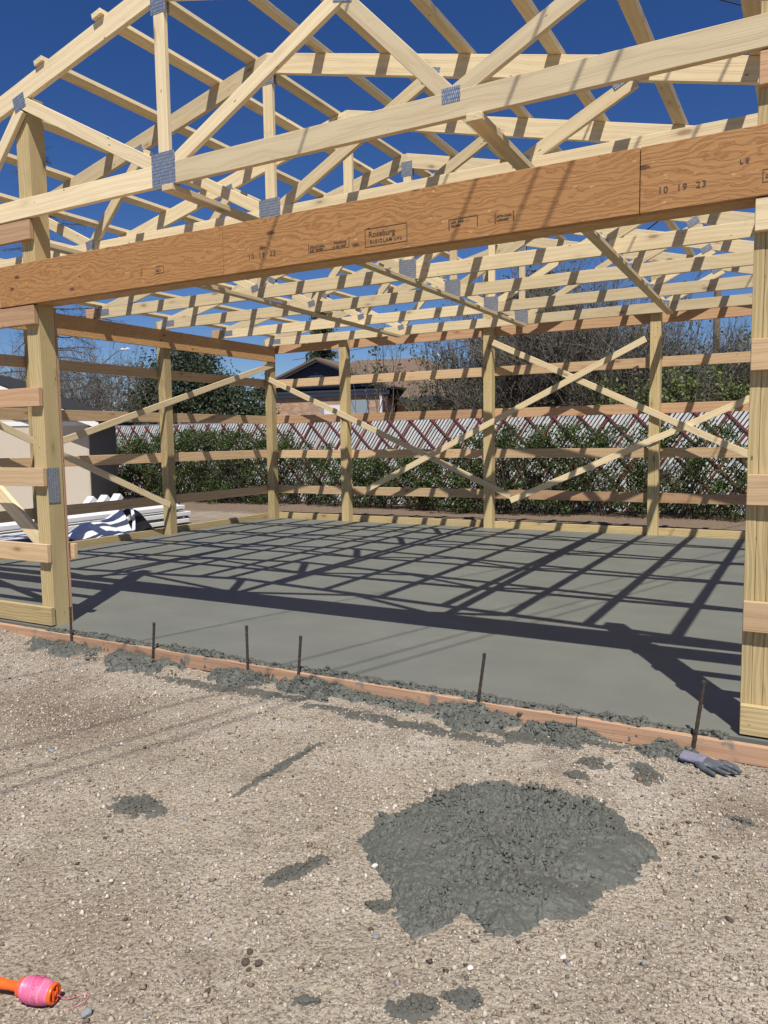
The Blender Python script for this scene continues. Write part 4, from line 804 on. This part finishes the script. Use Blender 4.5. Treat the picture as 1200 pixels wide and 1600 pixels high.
def spruce(x, y, h, seed, label):
    rng = np.random.default_rng(seed); Pn = []; out = []
    for i in range(120):
        z = h*(.1+.9*(i/120)); L = (1-z/h)*2.6*rng.uniform(.8, 1.1)+.15; a = rng.uniform(0, 6.28); d = np.array((math.cos(a), math.sin(a), -.15)); t = rng.random(150)[:, None]; Pn.append(np.array((0, 0, z))+d*t*L+rng.normal(size=(150, 3))*np.array((.15, .15, .12))); out.append(tube([(0, 0, z), tuple(np.array((0, 0, z))+d*L)], [.03, .01], 3, False))
    return tree_obj('spruce_tree', label, 'tree', (x, y, -.12), out, leafcloud(np.concatenate(Pn), .10, rng), BARKD, JUN, None, tube([(0, 0, -.2), (0, 0, h*.6), (0, 0, h)], [.22, .12, .02], 7, False))
spruce(-29.6, 45, 11.6, 71, 'dark spruce tree rising behind the brick house roof')
bare_tree(81, -10.15, 18.2, 6.6, 3, 4, 'slim sapling with few buds in front of the brick house', 'sapling', BUDS, 420, .05, BARK, .38, .03, .22, 'tree', None, .14, (2, 3))
bare_tree(82, -9.0, 18.2, 4.2, 5, 4, 'loose pale green budding tree left of the middle rear post', 'budding_tree', BUDS, 1500, .04, BARK, .5, .03, .4, 'tree', 'budding trees beyond the fence')
bare_tree(83, -7.7, 18.0, 5.4, 6, 4, 'taller pale green budding tree behind the middle rear post', 'budding_tree', BUDS, 2400, .04, BARK, .5, .03, .4, 'tree', 'budding trees beyond the fence')
bare_tree(84, -10.9, 18.0, 1.9, 8, 3, 'low brown twiggy bush against the brick house', 'bare_shrub', BUDS, 500, .035, BARK, .6, .015, .6, 'shrub')
bare_tree(85, -6.5, 18.6, 7.6, 40, 4, 'large dense leafless shrub right of the middle rear post', 'bare_shrub', BUDS, 5500, .035, BARK, .5, .035, .42, 'shrub', None, .12, (3, 4), .66)
bare_tree(86, -5.1, 18.9, 8.0, 38, 4, 'tallest dense leafless shrub left of the right rear post', 'bare_shrub', BUDS, 6000, .035, BARK, .5, .035, .42, 'shrub', None, .12, (3, 4), .66)
bare_tree(87, -3.75, 18.6, 7.2, 30, 4, 'dense leafless shrub directly behind the right rear post', 'bare_shrub', BUDS, 5500, .035, BARK, .5, .03, .5, 'shrub', None, .12, (3, 4), .66)
bare_tree(93, -2.3, 20.5, 6.0, 26, 4, 'dense twiggy shrub between the right rear post and the utility pole', 'bare_shrub', BUDS, 6000, .035, BARK, .5, .03, .55, 'shrub', None, .12, (3, 4), .66)
bare_tree(94, -.6, 20.8, 5.2, 20, 4, 'twiggy green shrub right of the utility pole', 'leafy_shrub', BUD, 6000, .035, BARK, .5, .03, .55, 'shrub', None, .12, (3, 4), .66)
evergreen(95, -10.3, 26, [(0, 0, 1.3, 1.4, 1.4), (1.8, 0, 1.2, 1.4, 1.3)], 12000, .06, 'low dark bush at the right end of the brick house')
evergreen(91, -7.6, 24, [(0, 0, 3.2, 1.5, 3.4), (1.3, 0, 2.0, 1.3, 2.2), (-.9, .2, 4.6, .9, 2.2)], 20000, .065, 'dark evergreen standing behind the large leafless shrubs')
evergreen(92, -4.4, 27, [(0, 0, 1.5, 1.8, 1.6), (1.8, 0, 1.3, 1.6, 1.4), (3.6, .3, 1.5, 1.5, 1.6), (-2.1, 0, 1.4, 1.5, 1.5)], 15000, .07, 'low wide dark green bush in front of the white trailer')
bare_tree(88, -2.2, 18.0, 5.2, 4, 5, 'spreading tree with fresh green buds left of the right door post', 'budding_tree', BUD, 5200, .045, BARKD, .5, .05, .5, 'tree', 'budding trees beyond the fence', .05, (2, 4))
bare_tree(89, -.7, 17.6, 5.0, 4, 5, 'spreading tree with green buds hidden partly by the right door post', 'budding_tree', BUD, 5200, .045, BARKD, .5, .05, .5, 'tree', 'budding trees beyond the fence', .05, (2, 4))
bare_tree(90, -1.7, 17.2, 2.2, 10, 4, 'low leafy shrub peeking over the fence at the right', 'leafy_shrub', BUD, 3200, .04, BARKD, .6, .02, .6, 'shrub')

# ------------------------------------------------------------------ shed, houses, street things
def brick_mat():
    k = N('tan_brick'); tc = k.tc(); v = k.n('SeparateXYZ'); k.put(v, 0, tc); cv = k.n('CombineXYZ'); k.put(cv, 0, k.math('ADD', v.outputs[0], v.outputs[1])); k.put(cv, 1, v.outputs[2]); br = k.n('TexBrick'); k.put(br, 'Vector', cv.outputs[0]); k.put(br, 'Scale', 1.0); k.put(br, 'Brick Width', .24); k.put(br, 'Row Height', .085); k.put(br, 'Mortar Size', .009)
    k.put(br, 'Color1', (.42, .24, .14, 1)); k.put(br, 'Color2', (.58, .38, .24, 1)); k.put(br, 'Mortar', (.40, .36, .31, 1)); n = k.noise(tc, 3, 4, .6); c = k.mix(k.ramp(n, [(.35, .35), (.6, 0.0)]), br.outputs[0], (.22, .12, .08)); return k.done(c, .9, k.bump(br.outputs[1], -.5, .01), 0, .15)
BRICK = brick_mat(); SHING = plain('brown_shingles', (.165, .115, .085), .95, sc=7, var=.35, bump=.5); SHINGD = plain('dark_shingles', (.030, .030, .032), .95, sc=7, var=.3, bump=.5); NAVY = plain('charcoal_siding', (.040, .052, .078), .6); TEAL = plain('grey_blue_trim', (.27, .33, .37), .5)
STUC = plain('cream_stucco', (.56, .49, .40), .95, sc=30, var=.06, bump=.5); GLASS = plain('window_glass', (.03, .04, .05), .12, spec=.8, var=.1, bump=0); DOORW = plain('white_door', (.75, .76, .78), .5, var=.03); CREAM = plain('pale_siding', (.62, .62, .60), .7, var=.06)
def poly_prism(name, pts, d0, d1, mat, parent, axis='y', bev=.01):
    """XZ polygon extruded along y (or YZ polygon along x) in the parent's frame"""
    bm = bmesh.new(); bm_prism(bm, pts, d0, d1)
    if axis == 'x':
        for v in bm.verts: v.co = (v.co.y, v.co.x, v.co.z)
    return link(name, finish(bm, name, mat, bev), parent)
def slabroof(name, quad, th, mat, parent):
    bm = bmesh.new(); q = [Vector(p) for p in quad]; n = (q[1]-q[0]).cross(q[2]-q[0]).normalized();
    if n.z < 0: n = -n
    a = [bm.verts.new(p) for p in q]; b = [bm.verts.new(p-n*th) for p in q]; k = len(q); bm.faces.new(a); bm.faces.new(b[::-1])
    for i in range(k): bm.faces.new((a[i], b[i], b[(i+1) % k], a[(i+1) % k]))
    bmesh.ops.recalc_face_normals(bm, faces=bm.faces); me = bpy.data.meshes.new(name); bm.to_mesh(me); bm.free(); me.materials.append(mat); return link(name, me, parent)
shed = props(empty('garden_shed', (-13.75, 11.6, -.14)), 'cream stucco shed with dark shingle roof behind the left wall', 'shed'); shed.rotation_euler = (0, 0, R_(29))
poly_prism('front_wall', [(-5.0, 0), (0, 0), (0, 2.02), (-2.5, 3.0), (-5.0, 2.02)], 0, .12, STUC, shed); box('side_wall', -.12, 0, .122, 1.8, 0, 2.02, plain('shaded_stucco', (.20, .19, .17), .95, sc=30, var=.08, bump=.4), shed, 'y', 0)  # side wall's shade is put into a darker copy of the stucco
box('trim_board', -5.02, .03, -.022, -.002, 1.93, 2.02, DOORW, shed, bev=.003); 
slabroof('roof', [(-2.5, -.3, 3.14), (.35, -.3, 2.02), (.35, 2.0, 2.02), (-2.5, 2.0, 3.14)], .08, SHINGD, shed); slabroof('roof', [(-2.5, -.3, 3.142), (-5.35, -.3, 2.02), (-5.35, 2.0, 2.02), (-2.5, 2.0, 3.142)], .08, SHINGD, shed)
board('rake_trim', (-2.49, -.325, 3.03), (.36, -.325, 1.91), .12, .03, DOORW, shed, bev=.003); board('rake_trim', (-2.51, -.325, 3.03), (-5.36, -.325, 1.91), .12, .03, DOORW, shed, bev=.003)
box('corner_trim', -.002, .020, .0, .06, 0, 1.93, STUC, shed, 'z', .003)
hs_ = props(empty('brick_house', (-22.9, 29.6, .2)), 'tan brick house with charcoal gable, white front door and brown shingle roof', 'house'); hs_.rotation_euler = (0, 0, R_(6)); H_ = hs_
poly_prism('wall', [(0, -.5), (6.0, -.5), (6.0, 3.15), (0, 3.15)], 0, .2, BRICK, H_); poly_prism('wall', [(6.2, -.5), (11.5, -.5), (11.5, 2.95), (6.2, 2.95)], 1.6, 1.8, BRICK, H_); box('wall', 5.8, 6.0, .2, 9, 0, 3.15, BRICK, H_, 'y', 0); box('wall', 11.3, 11.5, 1.8, 9, 0, 2.95, BRICK, H_, 'y', 0); box('wall', 0, .2, .2, 9, 0, 3.15, BRICK, H_, 'y', 0); box('wall', 0, 11.5, 9, 9.2, 0, 2.95, BRICK, H_, 'x', 0)
poly_prism('gable_siding', [(-.1, 3.53), (6.1, 3.53), (3.0, 4.72)], .02, .16, NAVY, H_)
for i in range(9):
    z = 3.60+i*.15; hw = max(.1, (4.72-z)*2.13); box('siding_board', 3-hw, 3+hw, -.012-.0, .018, z, z+.012, BLACK, H_, bev=0)
box('fascia', -.5, 6.5, -.12, -.02, 3.15, 3.36, TEAL, H_); box('gutter', -.55, 6.55, -.22, -.125, 3.33, 3.42, NAVY, H_)
board('rake_trim', (3.0, -.14, 4.80), (-.55, -.14, 3.42), .13, .05, TEAL, H_); board('rake_trim', (3.0, -.15, 4.80), (6.55, -.15, 3.42), .13, .05, TEAL, H_)
slabroof('roof', [(3, -.3, 4.93), (-.7, -.3, 3.50), (-.7, 6, 3.50), (3, 6, 4.93)], .10, SHING, H_); slabroof('roof', [(3, -.3, 4.932), (6.7, -.3, 3.50), (6.7, 6, 3.50), (3, 6, 4.932)], .10, SHING, H_)
slabroof('roof', [(3.0, 4.0, 5.15), (6.6, 4.0, 5.10), (12.0, 1.0, 3.05), (-.6, 1.0, 3.05)], .10, SHING, H_); slabroof('roof', [(6.6, 4.0, 5.10), (12.0, 1.0, 3.05), (12.0, 9.6, 3.05)], .10, SHING, H_); slabroof('roof', [(3.0, 4.0, 5.15), (6.6, 4.0, 5.10), (12.0, 9.6, 3.05), (-.6, 9.6, 3.05)], .10, SHING, H_)
box('fascia', 6.6, 12.0, .9, 1.0, 2.85, 3.05, NAVY, H_)
for (x, w1, z0, z1, y) in ((5.0, .85, 1.35, 2.9, 0), (9.1, .7, 1.5, 2.5, 1.6), (10.6, .9, 1.5, 2.5, 1.6), (1.2, .0, 0, 0, 0)):
    if w1:
        f_ = box('window', x-w1/2-.06, x+w1/2+.06, y-.03, y+.0-.001, z0-.06, z1+.06, TEAL, H_, bev=.004); 
        for a, b in ((z0, (z0+z1)/2-.025), ((z0+z1)/2+.025, z1)):
            o = box('pane', x-w1/2, x+w1/2, y-.038, y-.031, a, b, GLASS, H_, bev=0); o.parent = f_; o.matrix_local = f_.matrix_local.inverted() @ o.matrix_local
d_ = box('door', 3.25, 4.35, -.03, -.002, .35, 2.75, DOORW, H_, bev=.004)
vv = [(0, 0)]+[(.30*math.cos(t), .30*math.sin(t)) for t in [i*math.pi/14 for i in range(15)]]; fan = poly_prism('fanlight', [(3.8+p[0], 2.28+p[1]) for p in vv[1:]], -.040, -.032, GLASS, H_, bev=0); fan.parent = d_; fan.matrix_local = d_.matrix_local.inverted()
for t in (math.pi/4, math.pi/2, 3*math.pi/4): o = board('muntin', (3.8, -.046, 2.28), (3.8+.3*math.cos(t), -.046, 2.28+.3*math.sin(t)), .03, .008, DOORW, d_, up=(0, 0, 1) if abs(math.cos(t)) > .1 else (1, 0, 0), bev=0); o.matrix_local = d_.matrix_local.inverted() @ o.matrix_local
box('door_frame', 3.1, 3.24, -.05, -.003, .3, 2.9, TEAL, H_, 'z'); box('door_frame', 4.36, 4.50, -.05, -.003, .3, 2.9, TEAL, H_, 'z'); box('downpipe', 6.05, 6.15, -.10, -.003, .1, 3.1, DOORW, H_, 'z')
for x, y, z in ((7.6, 2.2, 3.80), (8.8, 2.2, 3.80)): V, Fq = tube([(x, y, z-.1), (x, y, z+.28)], .06, 8); link('roof_vent', bigmesh('roof_vent', V, Fq, WHITE, True), H_)
V, Fq = tube([(7.4, 4.2, 4.2), (7.4, 4.2, 5.15), (7.28, 4.2, 5.32), (7.10, 4.2, 5.28)], .035, 8); link('service_mast', bigmesh('service_mast', V, Fq, METG, True), H_)
ph = props(empty('pale_house', (-5.0, 36, -.2)), 'pale house gable glimpsed behind the budding trees by the right door post', 'house')
poly_prism('wall', [(0, 0), (5, 0), (5, 3.3), (2.5, 4.7), (0, 3.3)], 0, 6, CREAM, ph); slabroof('roof', [(2.5, -.3, 4.85), (-.4, -.3, 3.2), (-.4, 6.3, 3.2), (2.5, 6.3, 4.85)], .1, SHING, ph); slabroof('roof', [(2.5, -.3, 4.852), (5.4, -.3, 3.2), (5.4, 6.3, 3.2), (2.5, 6.3, 4.852)], .1, SHING, ph)
for x in (1.0, 3.2): f_ = box('window', x, x+.9, -.03, -.001, 1.2, 2.4, DOORW, ph); o = box('pane', x+.08, x+.82, -.036, -.031, 1.28, 2.32, GLASS, ph, bev=0); o.parent = f_; o.matrix_local = f_.matrix_local.inverted() @ o.matrix_local
tr = props(empty('travel_trailer', (-6.6, 31, -.12)), 'white travel trailer half hidden by bushes left of the right rear post', 'trailer')
poly_prism('body', [(0, .45), (3.9, .45), (4.1, .9), (4.05, 2.7), (3.7, 3.0), (.3, 3.0), (0, 2.6)], 0, 2.2, WHITE, tr, bev=.06); o = box('window', .7, 1.6, -.012, -.002, 1.7, 2.3, GLASS, tr); o = box('window', 2.3, 3.2, -.012, -.002, 1.7, 2.3, GLASS, tr); box('stripe', .1, 4.0, -.008, -.002, 1.2, 1.3, TEAL, tr)
for y in (.1, 1.9): o = lathe('wheel', [(-.1, .2), (-.1, .36), (.1, .36), (.1, .2)], BLACK, tr, 24); o.rotation_euler = (0, 0, math.pi/2); o.location = (2.0, y, .36)
pole = props(empty('utility_pole', (-4.16, 40, 0)), 'brown wooden utility pole behind the budding trees at right', 'utility pole'); V, Fq = tube([(0, 0, -.3), (0, 0, 5), (0, 0, 9.6)], [.19, .165, .14], 10); link('pole', bigmesh('pole', V, Fq, plain('pole_wood', (.20, .13, .085), .9, sc=10, var=.25), True), pole)
V, Fq = tube([(0, 0, 9.6), (0, 0, 9.62)], [.14, .02], 10); link('pole_cap', bigmesh('pole_cap', V, Fq, METG), pole)
lamp = props(empty('street_lamp', (-46.3, 40, 0)), 'distant grey street lamp with a long slanted arm beside the dark evergreen', 'street lamp'); V, Fq = tube([(0, 0, -.3), (0, 0, 7.9)], [.13, .09], 8); link('pole', bigmesh('pole', V, Fq, METG, True), lamp)
V, Fq = tube([(0, 0, 6.6), (1.2, 0, 7.3), (2.4, 0, 7.9), (3.0, 0, 8.0)], [.06, .05, .045, .04], 6); link('arm', bigmesh('arm', V, Fq, METG, True), lamp); box('lamp_head', 2.9, 3.6, -.12, .12, 7.93, 8.08, DOORW, lamp, bev=.03)
# overhead wires
WIRE = plain('black_wire', (.02, .02, .02), .6)
def wire(pts, r, label, group=None):
    p = np.array(pts, float); t = np.linspace(0, len(p)-1, 40); q = np.stack([np.interp(t, range(len(p)), p[:, i]) for i in range(3)], 1); V, Fq = tube(q, r, 5); o = link('overhead_wire', bigmesh('overhead_wire', V, Fq, WIRE, True)); props(o, label, 'wire', group)
D = np.array((.32, 1.0, 0.0)); D /= np.linalg.norm(D)
for x, lb in ((-3.72, 'leftmost'), (-2.45, 'second from left'), (-2.12, 'second from right'), (-1.95, 'rightmost')):
    c = np.array((x+1.867, 2.05, 6.0)); wire([c-D*14, c, c+D*16], .0078, 'overhead wire crossing above the yard, %s of the four parallel shadows' % lb, 'overhead wires casting shadows')
wire([(-7, 12, 10.4), (-4, 12, 8.75), (-1.32, 12, 7.30), (-1.02, 12, 7.14), (1, 12, 6.3), (6, 12, 5.0)], .011, 'dark wire across the sky at the upper right corner')
hm = np.array((-15.95, 34.55, 5.48)); wire([hm, (-12.5, 32, 5.6), (-8.0, 29, 6.9), (-3, 26, 9.0)], .020, 'thick dark wire rising to the right from the brick house mast')
wire([(-30, 42, 6.6), (-22, 42, 7.2), (-12, 42, 8.5), (-4.2, 40, 9.4)], .016, 'thin faint wire across the sky above the brick house')
